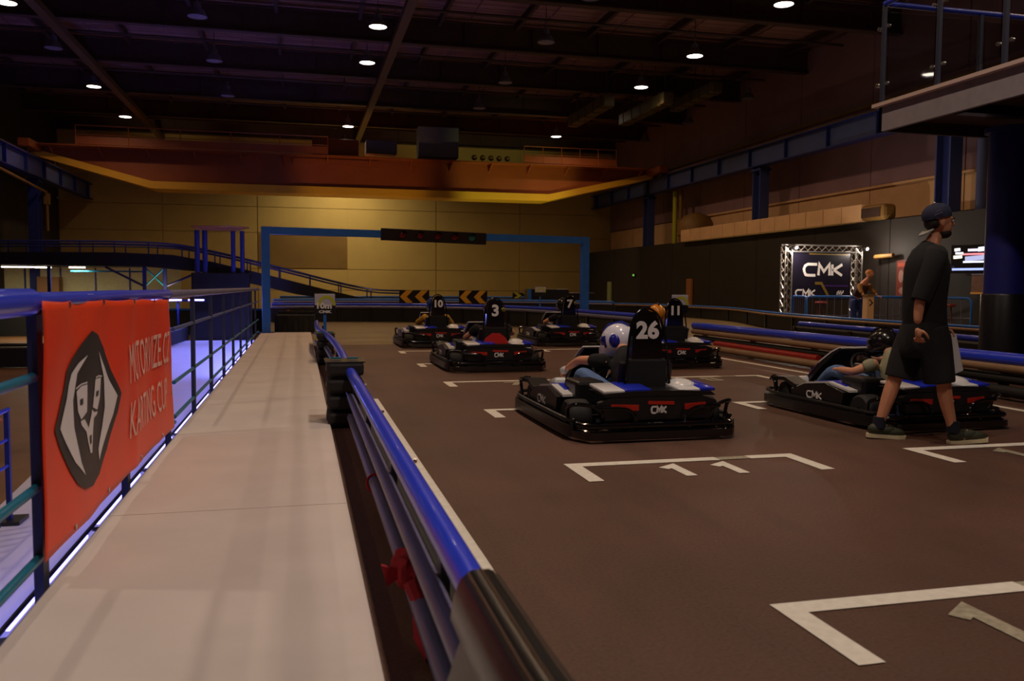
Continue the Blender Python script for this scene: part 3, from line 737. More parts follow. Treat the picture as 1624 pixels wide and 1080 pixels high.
MB().box((-.5, .05, -.8), (.06, .06, 1.66)).build('stand', blue_dark, vt); MB().box((-.5, .05, 0), (2.1, .04, .08)).build('holder', blue_dark, vt)
area('tube_light', (-.1, -.1, -.03), 3.0, 90, VIOLET, vt, (R(-32), 0, 0), sy=.1)
# added bar on the riser, strengthens the violet light on the far ramp floor
lb_ = thing('ramp_light_bar', 'violet light bar fixed low on the riser beside the far pale ramp', 'light strip', (-1.08, 28, -.22))
MB().box((.04, 0, 0), (.06, 15, .05)).build('bar', blue_dark, lb_); area('bar_light', (-.1, 1, -.04), .15, 640, VIOLET, lb_, (0, R(25), 0), spread=R(130), sy=14)

# ---------------------------------------------------------------- painted grid boxes
def gmap(x0, y0):
    return lambda u, v, w_: (x0+u, y0+v, .0035+w_)
def glyph(c, x, y, h=.30, w_=.17):
    G = {'1': [[(0, .80), (.45, 1.0), (.45, 0)]], '3': [[(0, .9), (.3, 1), (.9, .95), (.95, .6), (.4, .52), (.95, .45), (.95, .08), (.3, 0), (0, .1)]],
         '5': [[(.95, 1), (.1, 1), (.05, .55), (.7, .55), (.95, .35), (.8, .02), (0, 0)]], '7': [[(0, 1), (.95, 1), (.35, 0)]], '9': [[(.9, .6), (.2, .5), (.1, .85), (.5, 1), (.9, .9), (.9, .5), (.4, 0)]],
         '0': [[(.1, .1), (.1, .9), (.5, 1), (.9, .9), (.9, .1), (.5, 0), (.1, .1)]], '2': [[(0, .85), (.4, 1), (.9, .85), (.8, .55), (0, 0), (1, 0)]], '8': [[(.5, .5), (.1, .7), (.2, 1), (.8, 1), (.9, .7), (.5, .5), (.1, .25), (.2, 0), (.8, 0), (.9, .25), (.5, .5)]],
         '6': [[(.9, .95), (.3, .95), (.1, .5), (.1, .1), (.6, 0), (.9, .2), (.8, .5), (.1, .45)]], '4': [[(.7, 0), (.7, 1), (0, .35), (1, .35)]]}
    return [[(x+a*w_, y+b*h) for a, b in s] for s in G[c]]
grid = []
for i, y in enumerate((2.8, 5.40, 8.0, 10.43, 12.95, 15.5)):
    n = 13-2*i
    grid.append((1.72, y, n))
    grid.append((4.38, y, n+1))
for x, y, n in grid:
    t = thing('grid_marking', 'x', 'road marking', (x, y, .0), 0, 'painted start boxes on the track')
    col_ = 'left' if x < 3 else 'right'
    t['label'] = 'white painted start box %d of the %s column, %s' % (n, col_, {2.8: 'nearest row', 5.4: 'second row', 8.0: 'third row', 10.43: 'fourth row', 12.95: 'fifth row', 15.5: 'farthest row'}[y])
    MB().ribbons([[(.04, -.52), (.04, -.04), (1.10, -.04)]], .1, gmap(0, 0), .001).build('line', paint, t)
    lab(MB().ribbons([[(1.10, -.04), (1.34, -.04)]], .085, gmap(0, 0), .0008).build('line', paint_worn, t), 'worn grey stretch of the line')
    MB().ribbons([[(1.34, -.04), (1.66, -.04), (1.66, -.52)]], .1, gmap(0, 0), .001).build('line', paint, t)
    s = str(n); k = 0
    for ch in s:
        st = glyph(ch, .60+k*.37 if len(s) > 1 else .72, -.50, .30, .20); k += 1
        MB().ribbons(st, .075, gmap(0, 0), .001).build('number', paint if (x, y) == (1.72, 5.40) else paint_worn, t)
for x, lb, a, b_ in ((.738, 'white painted line beside the near pipe barrier', 1.6, 9.0), (6.92, 'white painted line along the right edge of the grid', 1.0, 14.5)):
    tag(MB().box((x, (a+b_)/2, .003), (.085, b_-a, .003)).build('edge_line', paint), lb, 'road marking')

# ---------------------------------------------------------------- near pipe barrier on the left of the grid
nb_ = thing('pipe_barrier', 'blue topped three pipe barrier beside the walkway, near section', 'barrier', (.40, 5.0, 0))
MB().tube(smooth_path([(0, -3.2, .47), (0, -1, .47), (0, 1, .47), (0, 2.2, .47)], 6), .042, 16).build('top_pipe', blue_paint, nb_, True)
for z in (.26, .09): MB().tube([(-.01, -3, z), (0, 2.4, z)], .034, 14).build('lower_pipe', pipe_grey, nb_, True)
MB().tube([(.06, -3, .36), (.065, 2.4, .36)], .03, 12).build('lower_pipe', pipe_beige, nb_, True)
MB().tube([(.06, -3, .17), (.065, 2.4, .17)], .034, 12).build('lower_pipe', rubber, nb_, True)
for y in (-2.4, -.9, .7, 2.2): MB().box((.03, y, .23), (.03, .06, .44)).build('upright', blackpl, nb_)
for y in (-1.6, -.2, 1.1): MB().lathe([(0, 0), (.010, 0), (.010, .012), (0, .014)], 8, 'X', (.038, y, .49)).build('bolt', steel, nb_)
# black end hood
eh = thing('barrier_end_cap', 'black ribbed rubber hood over the near end of the pipe barrier', 'barrier cap', (.405, 1.90, 0))
prof = [(-.17, .0), (-.12, .22), (-.072, .40), (-.066, .47), (-.048, .515), (-.02, .534), (.02, .534), (.048, .515), (.066, .47), (.072, .42), (.13, .24), (.22, .0)]
inner = [(a*.9, max(0, b-.02)) for a, b in reversed(prof)]
arc_ = prof[2:10]; arci = [(a*.9, b-.012) for a, b in reversed(arc_)]
MB().sweep([(0, .02, 0), (0, -.12, 0), (0, -.4, 0), (.01, -.9, 0)], arc_+arci).build('hood', rubber_sheen, eh, True)
sk = MB(); sk.sweep([(0, -.10, 0), (0, -.35, 0), (.01, -.9, 0)], [(-.17, 0), (-.12, .22), (-.070, .42), (-.062, .42), (-.112, .22), (-.158, 0)]); sk.build('skirt', rubber_sheen, eh, True)
sk = MB(); sk.sweep([(0, -.10, 0), (0, -.35, 0), (.01, -.9, 0)], [(.070, .42), (.13, .24), (.22, 0), (.208, 0), (.120, .24), (.062, .42)]); sk.build('skirt', rubber_sheen, eh, True)
for dx in (-.03, .0, .03): MB().tube([(dx, .02, .534-abs(dx)*.25), (dx, -.5, .534-abs(dx)*.25), (dx+.01, -.88, .532)], .004, 6).build('rib', mat('bronze_rib', S(66, 48, 34), .3), eh, True)
# red rags tied on the lower pipe
rg = thing('red_rag', 'crumpled red cloth knotted round the lower pipe', 'cloth', (.36, 3.05, .17))
mk = MB().ball((0, 0, 0), (.045, .10, .06), 18, 12)
for v in mk.bm.verts: v.co += Vector((math.sin(v.co.y*90)*.008, math.cos(v.co.z*70)*.01, math.sin(v.co.y*60+v.co.x*90)*.012))
redcloth = mat('red_cloth', S(170, 20, 34), .85, noise=.25, scale=14, bump=.3)
mk.build('knot', redcloth, rg, True)
k2 = MB(); k2.prism([(0, 0), (-.09, .03), (-.07, -.05)], -.05, -.03, 'XZ'); k2.build('corner', redcloth, rg)
k3 = MB().tube([(.01, -.02, -.02), (.03, -.18, -.07), (.02, -.35, -.12), (.03, -.45, -.15)], .035, 8, radii=[.035, .028, .034, .02]); k3.build('tail', redcloth, rg, True)
rg2 = MB().tube([(0.045*math.cos(a), 0.03*math.sin(a*1), .045*math.sin(a)) for a in [q*PI/8 for q in range(16)]], .008, 6, closed=True).build('cord_tie', redcloth); rg2.location = (.395, 4.75, .09)
tag(rg2, 'thin red cord tied round the lowest pipe', 'cord')
# tyre stack like joint sleeves
def sleeve(y, lb, k=1.0):
    t = thing('joint_sleeve', lb, 'barrier sleeve', (.36, y, 0), 0, 'black joint sleeves on the pipe barrier')
    for i in range(4):
        z = .02+i*.14*k
        MB().box((0, 0, z+.055*k), (.30*k, .42, .11*k), bevel=.025).build('block', rubber, t)
        for s_ in (-1, 1): MB().box((s_*.151*k, 0, z+.055*k), (.012, .16, .05*k)).build('slot', blackpl, t)
    MB().prism([(-.17*k, .56*k), (.17*k, .56*k), (.06, .50*k), (-.06, .50*k)], -.20, .20, 'XZ').build('top_flap', rubber_sheen, t)
    for s_, m in ((-1, teal), (1, teal)): MB().box((s_*.07, .02, .575*k), (.09, .05, .012)).build('strap', m, t)
    return t
sleeve(7.4, 'black rubber joint sleeve with blue straps, nearer one')
sleeve(13.2, 'black rubber joint sleeve under the distance board, farther one', .85)
f2 = thing('pipe_barrier', 'blue topped pipe barrier beside the walkway, far section beyond the joint', 'barrier', (.40, 10, 0))
MB().tube(smooth_path([(0, -2.4, .47), (.02, 0, .47), (-.02, 2.6, .46), (-.12, 5.0, .46), (-.10, 7.4, .46)], 6), .042, 14).build('top_pipe', blue_paint, f2, True)
for z in (.26, .09): MB().tube(smooth_path([(0, -2.4, z), (0, 0, z), (-.04, 3, z), (-.12, 7.2, z)], 5), .034, 12).build('lower_pipe', pipe_grey, f2, True)
for y in (-1.5, 0, 1.5, 4.5, 6.5): MB().box((.0, y, .22), (.03, .06, .42)).build('upright', blackpl, f2)
def tenm(x, y, z, lb, sx=1.0):
    t = thing('distance_board', lb, 'sign', (x, y, z), 0, 'distance boards on the barriers')
    MB().box((0, .03, -.25), (.05, .04, .5)).build('post', blue_dull, t)
    bmx = MB().box((0, 0, .16), (.36*sx, .03, .36), bevel=.012); bmx.build('board', blackpl, t)
    lab(MB().box((0, -.004, .23), (.35*sx, .03, .20), bevel=.012).build('panel', mat('board_grey', S(190, 188, 205), .4), t), 'pale grey upper panel')
    ar = [(.13*math.cos(a)*sx+.03, .13+.15*math.sin(a)) for a in [PI*q/8 for q in range(9)]]
    MB().ribbons([ar], .05, lambda u, v, w_: (u, -.022-w_, v), .002).build('arc', yellowgreen_s, t)
    return t
t = tenm(.40, 15.0, .72, 'grey and black board on the pipe barrier reading 10m')
lettering('10m', .13, letter, t, (-.02, -.028, .12), (PI/2, 0, 0), bold=.006, sx=1.2)
lettering('CMK', .06, letter, t, (.0, -.028, .02), (PI/2, 0, 0), bold=.003, sx=1.6)
t = tenm(7.18, 15.3, .72, 'pale distance board behind the driver with number 11')
t = tenm(8.7, 30.6, .85, 'small dark distance board beside the black booth', 1.2)

# ---------------------------------------------------------------- barriers round the track
barrier('track_barrier', [(-.55, 21.9), (-.1, 21.8), (.33, 21.75)], 'short black barrier across the end of the walkway', 0, .52, .3, ((0, 0, .04, 'black'),))
barrier('track_barrier', [(-.9, 27.9), (1.2, 28), (3.2, 27.5), (5, 26.4), (6.1, 24.7), (6.7, 22.8), (6.95, 19.8), (7.15, 17.2)], 'black skirted barrier with double blue pipes curving behind the first karts', 0, .56, .22, ((0, .02, .05, 'blue'), (.10, -.06, .045, 'grey'), (-.10, -.05, .045, 'blue')))
barrier('track_barrier', [(-1, 33), (2, 33.5), (6, 33.2), (9, 31.5), (11.0, 29)], 'dark barrier row behind the chevron signs', 0, .62, .2, ((0, .02, .05, 'dull'), (.1, -.05, .04, 'grey')))
barrier('track_barrier', [(-1, 43.6), (5, 44), (11, 43.8), (15, 42.5)], 'low dark barrier near the back wall', 0, .62, .25, ((0, 0, .05, 'dull'),))
barrier('track_barrier', [(13.3, 35.2), (14.7, 32), (14.9, 27.5), (13.5, 22.6), (12.8, 18.6), (12.6, 15), (12.4, 9)], 'long black barrier with thin blue top before the crowd fences', 0, .47, .2, ((0, 0, .035, 'dull'), (.09, -.05, .03, 'beige')))
barrier('track_barrier', [(11.6, 31.2), (12.2, 32.2), (12.6, 33.8)], 'black barrier right of the booth', 0, .5, .2, ((0, 0, .045, 'dull'),))
rb = thing('pipe_barrier', 'blue topped pipe barrier along the right side of the grid', 'barrier', (7.5, 9, 0))
MB().tube([(0, 6.3, .45), (0, 1.0, .46), (0, -.2, .45)], .065, 16).build('top_pipe', blue_paint, rb, True)
MB().tube([(0, -.35, .44), (0, -7.5, .44)], .07, 16).build('top_pipe', blue_paint, rb, True)
MB().tube([(-.02, 6.3, .34), (-.02, -7.5, .34)], .05, 12).build('lower_pipe', pipe_beige, rb, True)
MB().tube([(.02, 6.3, .22), (.02, -7.5, .22)], .055, 12).build('lower_pipe', rubber, rb, True)
lab(MB().tube([(-.10, 5.2, .17), (-.10, 2.0, .16)], .055, 12).build('lower_pipe', pipe_red, rb, True), 'red pipe length')
MB().tube([(-.14, 6.0, .08), (-.14, 1.6, .08)], .06, 12).build('lower_pipe', pipe_beige, rb, True)
MB().tube([(-.10, 1.5, .10), (-.10, -7.5, .10)], .06, 12).build('lower_pipe', rubber, rb, True)
for q in range(8): MB().box((.09, 6-q*1.8, .22), (.06, .1, .44)).build('upright', blackpl, rb)
barrier('track_barrier', [(10.6, 16.5), (10.4, 12), (10.2, 9), (10.0, 5), (10.0, 0)], 'second barrier with blue pipe behind the round column', 0, .42, .22, ((0, 0, .05, 'blue'), (-.12, -.12, .05, 'beige'), (-.12, -.28, .05, 'red')))

# ---------------------------------------------------------------- chevron signs
def chevron(x, y, z, wd, h, n, dr, m, lb, post=True):
    t = thing('chevron_sign', lb, 'sign', (x, y, z), 0, 'chevron direction signs')
    MB().box((0, .02, h/2), (wd, .03, h), bevel=.006).build('panel', blackpl, t)
    b_ = MB(); sw = wd/n
    for q in range(n):
        x0 = -wd/2+q*sw+.02*wd; a = sw*.45; tip = 0 if dr < 0 else 1
        pl = [(x0, h/2), (x0+sw*.42, h-.012), (x0+sw*.42+a, h-.012), (x0+a, h/2), (x0+sw*.42+a, .012), (x0+sw*.42, .012)]
        if dr > 0: pl = [(-(px_), pz) for px_, pz in pl]
        b_.prism(pl, -.004, .004, 'XZ')
    b_.build('arrow', m, t)
    if post:
        for s_ in (-.42, .42): MB().box((s_*wd, .05, -.06), (.05, .06, .22)).build('bracket', blue_dull, t)
    return t
chevron(3.58, 27.55, .63, .98, .43, 2, -1, yellow_s, 'yellow and black chevron sign pointing left, left one of the large pair')
chevron(5.40, 26.9, .63, .93, .43, 2, -1, yellow_s, 'yellow and black chevron sign pointing left, right one of the large pair')
chevron(11.4, 43.7, .55, 1.0, .32, 2, 1, yellowgreen_s, 'small dim double chevron sign pointing right near the back wall', False)
chevron(12.8, 43.5, .55, .55, .42, 1, 1, yellowgreen_s, 'small single yellow green chevron sign pointing right beside the booth', False)
bt = thing('black_booth', 'black booth with a blue corner post by the back of the track', 'booth', (9.9, 32.8, 0))
MB().box((-.2, .4, .55), (1.6, 1.0, 1.1), bevel=.02).build('body', blackpl, bt); MB().box((1.2, .6, .48), (1.2, .8, .95), bevel=.02).build('side_box', blackpl, bt); MB().box((-1.05, -.1, .55), (.12, .12, 1.1)).build('corner_post', blue_dull, bt)
cn = tag(MB().lathe([(.0, 0), (.17, 0), (.17, .02), (.12, .03), (.06, .32), (.03, .5), (0, .5)], 16).build('traffic_cone', mat('cone_orange', S(200, 80, 20), .5), None, True), 'small orange cone left behind the blue gantry post', 'cone'); cn.location = (-.35, 24.6, .0)

# ---------------------------------------------------------------- start gantry
gt = thing('start_gantry', 'blue steel start gantry spanning the track', 'gantry', (-.82, 21.45, 0), R(5.5))
L = 8.45
MB().box((0, 0, 1.30), (.19, .19, 2.6)).build('post', blue_dull, gt); MB().box((L, 0, 1.26), (.19, .19, 2.52)).build('post', blue_dull, gt)
MB().box((L/2, 0, 2.49), (L+.19, .18, .18), (0, R(.3), 0)).build('beam', blue_dull, gt)
for x in (0, L): MB().box((x, 0, .03), (.36, .36, .04)).build('base_plate', blue_dark, gt)
lh = thing('start_light_box', 'black start light box with five unlit round lamps on the gantry beam', 'traffic light', (-.82+math.cos(R(5.5))*4.18, 21.45+math.sin(R(5.5))*4.18-.12, 2.46), R(5.5))
MB().box((0, 0, 0), (2.75, .16, .30), (0, R(1.2), 0), bevel=.012).build('case', mat('light_box_black', S(30, 18, 16), .4), lh)
for q in range(5):
    x = -.85+q*.455; z = .01-.018*x/.4*.4
    b_ = MB().lathe([(.085, 0), (.085, -.02), (.07, -.03), (0, -.035)], 18, 'Y', (x, -.08, z))
    lab(b_.build('lens', mat('lens_red', S(110, 18, 14), .2) if q < 4 else mat('lens_green', S(50, 120, 120), .2), lh, True), 'dark red lens' if q < 4 else 'grey green lens')
    vb = MB(); ang = [R(20+140*k/8) for k in range(9)]
    vb.sweep([(x, -.08, z), (x, -.19, z)], [(.1*math.cos(a)*1, .1*math.sin(a)) for a in ang]+[(.093*math.cos(a), .093*math.sin(a)) for a in reversed(ang)])
    vb.build('visor', blackgl, lh, True)

# ---------------------------------------------------------------- tower gate, elevated ramp, lamps under it
tg = thing('tower_stand', 'blue twin column stand with a brown disc roof beyond the ramp floor', 'tower', (-3.2, 36.95, ZL))
tg.scale = (1.2, .8, 1.07)
MB().lathe([(0, 4.20), (.55, 4.22), (.95, 4.33), (.97, 4.37), (0, 4.40)], 28, sy=.7).build('disc_roof', mat('brown_disc', S(170, 105, 55), .5), tg, True)
for x in (-.75, -.50, .42, .72): MB().tube([(x, 0, 0), (x, 0, 4.22)], .085 if x < 0 else .075, 12).build('column', blue_dark, tg, True)
MB().box((0, .1, 1.3), (1.9, .5, 2.6), bevel=.03).build('dark_cladding', blackpl, tg)
rp_ = thing('ramp_bridge', 'black elevated track ramp descending from the left towards the far barrier', 'ramp', (-5.2, 39, 0))
top = [(-12.9, 2.42), (-9, 2.48), (-7.2, 2.49), (-5.17, 2.42), (-3.6, 2.15), (-2.06, 1.79), (-.4, 1.38), (1.18, .98), (2.4, .70), (3.4, .55)]
bot = [(3.4, .3), (1.5, .55), (-.2, .80), (-2.07, 1.25), (-4, 1.72), (-6.2, 1.92), (-12.9, 1.95)]
MB().prism([(x+5.2, z) for x, z in top+bot], -1.2, 1.2, 'XZ').build('deck', mat('ramp_black', S(22, 20, 20), .5), rp_)
def poly_at(x, pl):
    for (a, b_), (c_, d_) in zip(pl, pl[1:]):
        if a <= x <= c_: return b_+(d_-b_)*(x-a)/(c_-a)
    return pl[-1][1]
for yy in (-1.15, 1.15):
    Pt = smooth_path([(x+5.2, yy, z+.45) for x, z in top]+[(9.9, yy, .97)], 5)
    MB().tube(Pt, .035, 8).build('handrail', blue_dark, rp_, True); MB().tube([p-Vector((0, 0, .12)) for p in Pt], .03, 8).build('handrail', blue_dark, rp_, True)
    x = -12.6
    while x < 3.4: MB().box((x+5.2, yy, poly_at(x, top)+.2), (.05, .05, .5)).build('rail_post', blue_dark, rp_); x += 1.3
for a, b_ in (((-6.3), 1.9), ((-5.5), 1.85)):
    MB().box((a+5.2, -1.0, (b_+ZL)/2+.1), (.14, .14, b_-ZL)).build('support', blue_dark, rp_)
MB().tube([(-1.1, -1.0, 1.1), (-.3, -1.0, 1.9)], .04, 6).build('brace', teal, rp_); MB().tube([(-.3, -1.0, 1.1), (-1.1, -1.0, 1.9)], .04, 6).build('brace', teal, rp_)
MB().tube([(-1.1, -1.0, 1.1), (-2.6, -1.0, 1.9)], .05, 6).build('brace', blue_dark, rp_); MB().tube([(-.3, -1.0, 1.1), (1.1, -1.0, 1.75)], .05, 6).build('brace', blue_dark, rp_)
MB().box((-4.7, -1.0, .4), (.12, .12, 3.0)).build('support', blue_dark, rp_); MB().box((-2.6, -.6, 1.72), (2.8, .06, .06)).build('service_pipe', teal, rp_)
struct('wall_under_ramp', MB().box((-9.15, 42.4, .42), (7.4, .12, 3.04)), mat('pale_partition', S(190, 185, 140), .8, noise=.08), 'pale partition wall behind the ramp')
for q in range(5): MB().box((-12.0+q*1.45, 42.32, .42), (.06, .05, 3.0)).build('post', blue_dark, bpy.data.objects['wall_under_ramp'])
for q, (x, y, ln) in enumerate(((-11.2, 38.6, 1.2), (-10.35, 38.9, .6), (-8.9, 38.2, .6))):
    t = thing('batten_light', ['long glowing batten light under the ramp at far left', 'short glowing batten light next to the long one', 'small glowing batten light under the middle of the ramp'][q], 'light', (x, y, 1.865), 0, 'glowing lights under the ramp')
    MB().box((0, 0, .05), (ln+.1, .2, .05)).build('case', greybox, t); MB().box((0, 0, 0), (ln, .14, .05), bevel=.015).build('diffuser', fluo, t)
    area('batten_glow', (0, 0, -.04), ln, 45, (1, .85, .6), t, sy=.14)
# dark cabinets under the ramp at left
tag(MB().box((-10.9, 41.9, .2), (.9, .6, 2.6), bevel=.02).build('cabinet', mat('amber_door', S(120, 82, 40), .6)), 'brown cabinet beneath the ramp lights', 'cabinet')

t = thing('conduit', 'brass conduit dropping down the left dark blue column', 'pipe', (-11.2, 42.0, 0))
MB().tube([(0, -8, 5.75), (0, .9, 5.35), (0, 1.0, 5.2), (0, 1.0, 3.6)], .06, 8).build('tube', ductm, t, True); MB().box((.0, 1.0, 5.05), (.25, .2, .5), bevel=.02).build('junction_box', ductm, t)
# ---------------------------------------------------------------- truss stand with screen
ts = thing('truss_frame', 'aluminium truss frame with spotlights around a dark screen', 'truss', (15.75, 23.4, 0))
ts.scale = (.9, .9, .95)
def truss(a, b_, name='truss_leg', wd=.26):
    a, b_ = Vector(a), Vector(b_); d = (b_-a); L = d.length; d.normalize(); ref = Vector((0, 1, 0)); sd = d.cross(ref).normalized()
    m_ = MB(); cs = []
    for i, j in ((-1, -1), (1, -1), (1, 1), (-1, 1)):
        o_ = sd*i*wd/2+ref*j*wd/2; cs.append(o_); m_.tube([a+o_, b_+o_], .024, 6)
    n = max(2, int(L/.26))
    for k in range(n):
        for q in range(4):
            p = a+d*(L*k/n)+cs[q]; r_ = a+d*(L*(k+1)/n)+cs[(q+1) % 4]; m_.tube([p, r_], .012, 5)
    m_.build(name, alu, ts, True)
truss((-1.37, 0, .02), (-1.37, 0, 2.6)); truss((1.37, 0, .02), (1.37, 0, 2.6)); truss((-1.5, 0, 2.55), (1.5, 0, 2.55), 'truss_beam', .22)
for x in (-1.37, 1.37): MB().box((x, 0, .01), (.6, .6, .02)).build('foot_plate', steel, ts)
for k, (x, en) in enumerate(((-1.25, 90), (1.5, 45))):
    MB().lathe([(.03, -.12), (.07, -.10), (.08, .06), (.07, .07)], 14, 'Y', (x, -.30, 2.56)).build('spotlight', blackpl, ts, True)
    MB().ball((x, -.38, 2.56), (.055, .05, .055), 12, 8).build('bulb', mat('spot_bulb', (1, 1, 1, 1), emit=(1, .92, .8, 1), estr=30), ts)
    l_ = bpy.data.lights.new('spot_glow', 'POINT'); l_.energy = en; l_.color = (1, .85, .7); l_.shadow_soft_size = .05
    lo = bpy.data.objects.new('spot_glow', l_); C.objects.link(lo); lo.parent = ts; lo.location = (x, -.5, 2.5)
def cmk_strokes(x, z, wd, h):
    c_ = [[(.02, .25), (.0, .55), (.03, .85), (.10, 1), (.34, 1)], [(.02, .25), (.05, .05), (.12, .0), (.30, .0)]]
    m_ = [[(.38, 0), (.40, 1), (.52, .35), (.66, 1), (.67, 0)]]
    k_ = [[(.74, 0), (.74, 1)], [(1.0, 1), (.78, .5), (1.0, 0)]]
    return [[(x+(a-.5)*wd, z+(b_-.5)*h) for a, b_ in s] for s in c_+m_+k_]
sn = thing('display_screen', 'dark display board with white CMK lettering inside the truss frame', 'screen', (15.75, 23.4, 0))
sn.scale = (.9, .9, .95)
MB().box((0, .02, 1.68), (2.3, .06, 1.6)).build('board', mat('board_dark', S(22, 18, 34), .35), sn)
MB().ribbons(cmk_strokes(.05, 1.86, 1.5, .36), .09, lambda u, v, w_: (u, -.014-w_, v), .006).build('lettering', letter, sn)
MB().ribbons(cmk_strokes(-.62, 1.10, .75, .20), .05, lambda u, v, w_: (u, -.014-w_, v), .006).build('lettering', letter, sn)
MB().ribbons([[(.62, 1.05), (.70, 1.18)], [(.70, 1.05), (.78, 1.18)], [(.78, 1.05), (.88, 1.18)], [(.62, 1.12), (.88, 1.12)]], .035, lambda u, v, w_: (u, -.014-w_, v), .006).build('emblem', letter, sn)
MB().ribbons([[(-.25, 1.42), (.0, 1.42), (.28, 1.0)]], .09, lambda u, v, w_: (u, -.014-w_, v), .006).build('yellow_flash', mat('dull_yellow', S(120, 95, 30), .5), sn)
MB().ribbons([[(.05, 1.34), (1.05, 1.34)]], .05, lambda u, v, w_: (u, -.012-w_, v), .004).build('violet_band', purple_pl, sn)
MB().ribbons([[(-.5, 2.38), (1.0, 2.36)]], .04, lambda u, v, w_: (u, -.012-w_, v), .004).build('top_band', mat('dull_yellow', S(120, 95, 30), .5), sn)
# crowd fences
def crowd(x, y, rz, lb, L=1.5):
    t = thing('crowd_fence', lb, 'fence', (x, y, 0), rz, 'blue crowd fences before the truss frame')
    r = .12; pts = [(-L/2, 0, .15), (-L/2, 0, .95-r), (-L/2+.04, 0, .95-.04), (-L/2+r, 0, .95), (L/2-r, 0, .95), (L/2-.04, 0, .91), (L/2, 0, .95-r), (L/2, 0, .15)]
    MB().tube(pts, .035, 8, closed=True).build('frame', blue_dull, t, True)
    for q in range(6): MB().tube([(-L/2+L*(q+1)/7, 0, .15), (-L/2+L*(q+1)/7, 0, .95)], .009, 6).build('bar', pipe_grey, t)
    MB().tube([(-L/2, 0, .4), (L/2, 0, .4)], .012, 6).build('cross_bar', pipe_grey, t)
    for s_ in (-1, 1): MB().box((s_*L*.4, 0, .06), (.05, .5, .05)).build('foot', blue_dark, t)
crowd(14.3, 22.3, R(75), 'blue crowd fence turned sideways at the left truss leg', 1.3)
crowd(15.15, 22.0, R(-6), 'blue crowd fence before the left half of the screen', 1.6)
crowd(16.75, 21.75, R(-4), 'blue crowd fence before the right half of the screen', 1.5)
crowd(17.3, 20.2, R(-70), 'blue crowd fence right of the leaning spectator', 1.9)
pp = thing('beige_post', 'short beige post beside the leaning spectator', 'post', (15.3, 20.5, 0)); MB().box((0, 0, .5), (.22, .22, 1.0), bevel=.02).build('body', beigewall, pp); MB().box((0, 0, 1.01), (.26, .26, .04)).build('cap', ductm, pp)
MB().ribbons([[(-.05, .9), (.05, .8), (-.04, .72)]], .03, lambda u, v, w_: (u, -.112-w_, v), .003).build('mark', blackpl, pp)
# tables and bar stools behind the fences
for k, (x, y) in enumerate(((15.3, 22.7), (16.5, 22.6), (16.6, 19.0), (17.2, 18.2))):
    t = thing('bar_stool', ['dim red bar stool behind the left crowd fence', 'dim red bar stool behind the right crowd fence', 'dim red bar stool right of the spectator, left one', 'dim red bar stool right of the spectator, right one'][k], 'stool', (x, y, 0), 0, 'red bar stools')
    MB().lathe([(0, .80), (.17, .80), (.19, .76), (.18, .73), (0, .73)], 16).build('seat', mat('maroon_seat', S(120, 30, 26), .5), t, True)
    for a in range(4): MB().tube([(.1*math.cos(a*PI/2), .1*math.sin(a*PI/2), .74), (.19*math.cos(a*PI/2), .19*math.sin(a*PI/2), 0)], .014, 6).build('leg', mat('maroon_legs', S(90, 40, 34), .5), t)
    MB().tube([(.15*math.cos(q*PI/6), .15*math.sin(q*PI/6), .3) for q in range(12)], .01, 5, closed=True).build('foot_ring', steel, t)
# wall items
t = thing('television', 'television on the black wall beside the big blue column', 'television', (17.72, 19.55, 1.68), R(-70))
MB().box((0, .03, .34), (1.05, .05, .78), bevel=.01).build('case', blackpl, t); MB().box((0, .08, .34), (.1, .1, .3)).build('bracket', blackpl, t)
def em(n, c, s_): return mat(n, c, .4, emit=c, estr=s_)
for (x, z, w_, h_, c, n) in ((-.34, .60, .16, .08, (1, 1, 1, 1), 'white'), (-.28, .50, .22, .06, (.8, .85, 1, 1), 'pale'), (-.32, .40, .24, .09, (1, .95, .7, 1), 'cream'), (.10, .58, .30, .07, (.75, .7, .9, 1), 'lilac'), (.32, .60, .18, .12, (.9, .85, 1, 1), 'pale'), (.12, .47, .62, .05, (.9, .25, .3, 1), 'red'), (.16, .36, .56, .13, (.35, .38, .6, 1), 'slate'), (.14, .26, .62, .05, (.8, .85, 1, 1), 'pale'), (.0, .06, .94, .06, (.35, .45, 1, 1), 'blue')):
    MB().box((x, 0, z), (w_, .006, h_), (0, R(-4 if h_ > .07 else 0), 0)).build('picture_patch', em('tv_'+n, c, 1.3), t)
t = thing('framed_notice', 'amber framed notice with a yellow strip under the television', 'picture', (17.76, 19.3, 1.15), R(-88))
MB().box((.12, .02, .2), (.6, .03, .46)).build('board', mat('amber_print', S(110, 70, 40), .6, noise=.3, scale=6), t); MB().box((.12, -.0, -.06), (.62, .03, .05)).build('strip', yellow_s, t); MB().box((.12, -.0, .45), (.6, .03, .03)).build('top_strip', pipe_grey, t)
t = thing('wall_lamp', 'brass tube wall lamp on the black wall left of the man', 'lamp', (17.60, 22.9, 2.19), R(-80))
MB().tube([(-.35, 0, 0), (.35, 0, .03)], .07, 12).build('tube', ductm, t, True); MB().box((0, .1, 0), (.08, .2, .05)).build('arm', blackpl, t)
l_ = bpy.data.lights.new('lamp_glow', 'SPOT'); l_.energy = 30; l_.color = (.85, .85, .5); l_.spot_size = R(60); l_.spot_blend = .8; l_.shadow_soft_size = .05
lo = bpy.data.objects.new('lamp_glow', l_); C.objects.link(lo); lo.parent = t; lo.location = (-.36, -.1, 0); lo.rotation_euler = (0, R(70), R(180-28))
pt = thing('poster', 'red and pale poster on the black wall left of the man', 'poster', (17.85, 22.3, 1.15), R(-90))
MB().box((0, 0, .35), (.62, .02, 1.15)).build('sheet', mat('poster_dark_red', S(110, 42, 28), .6), pt)
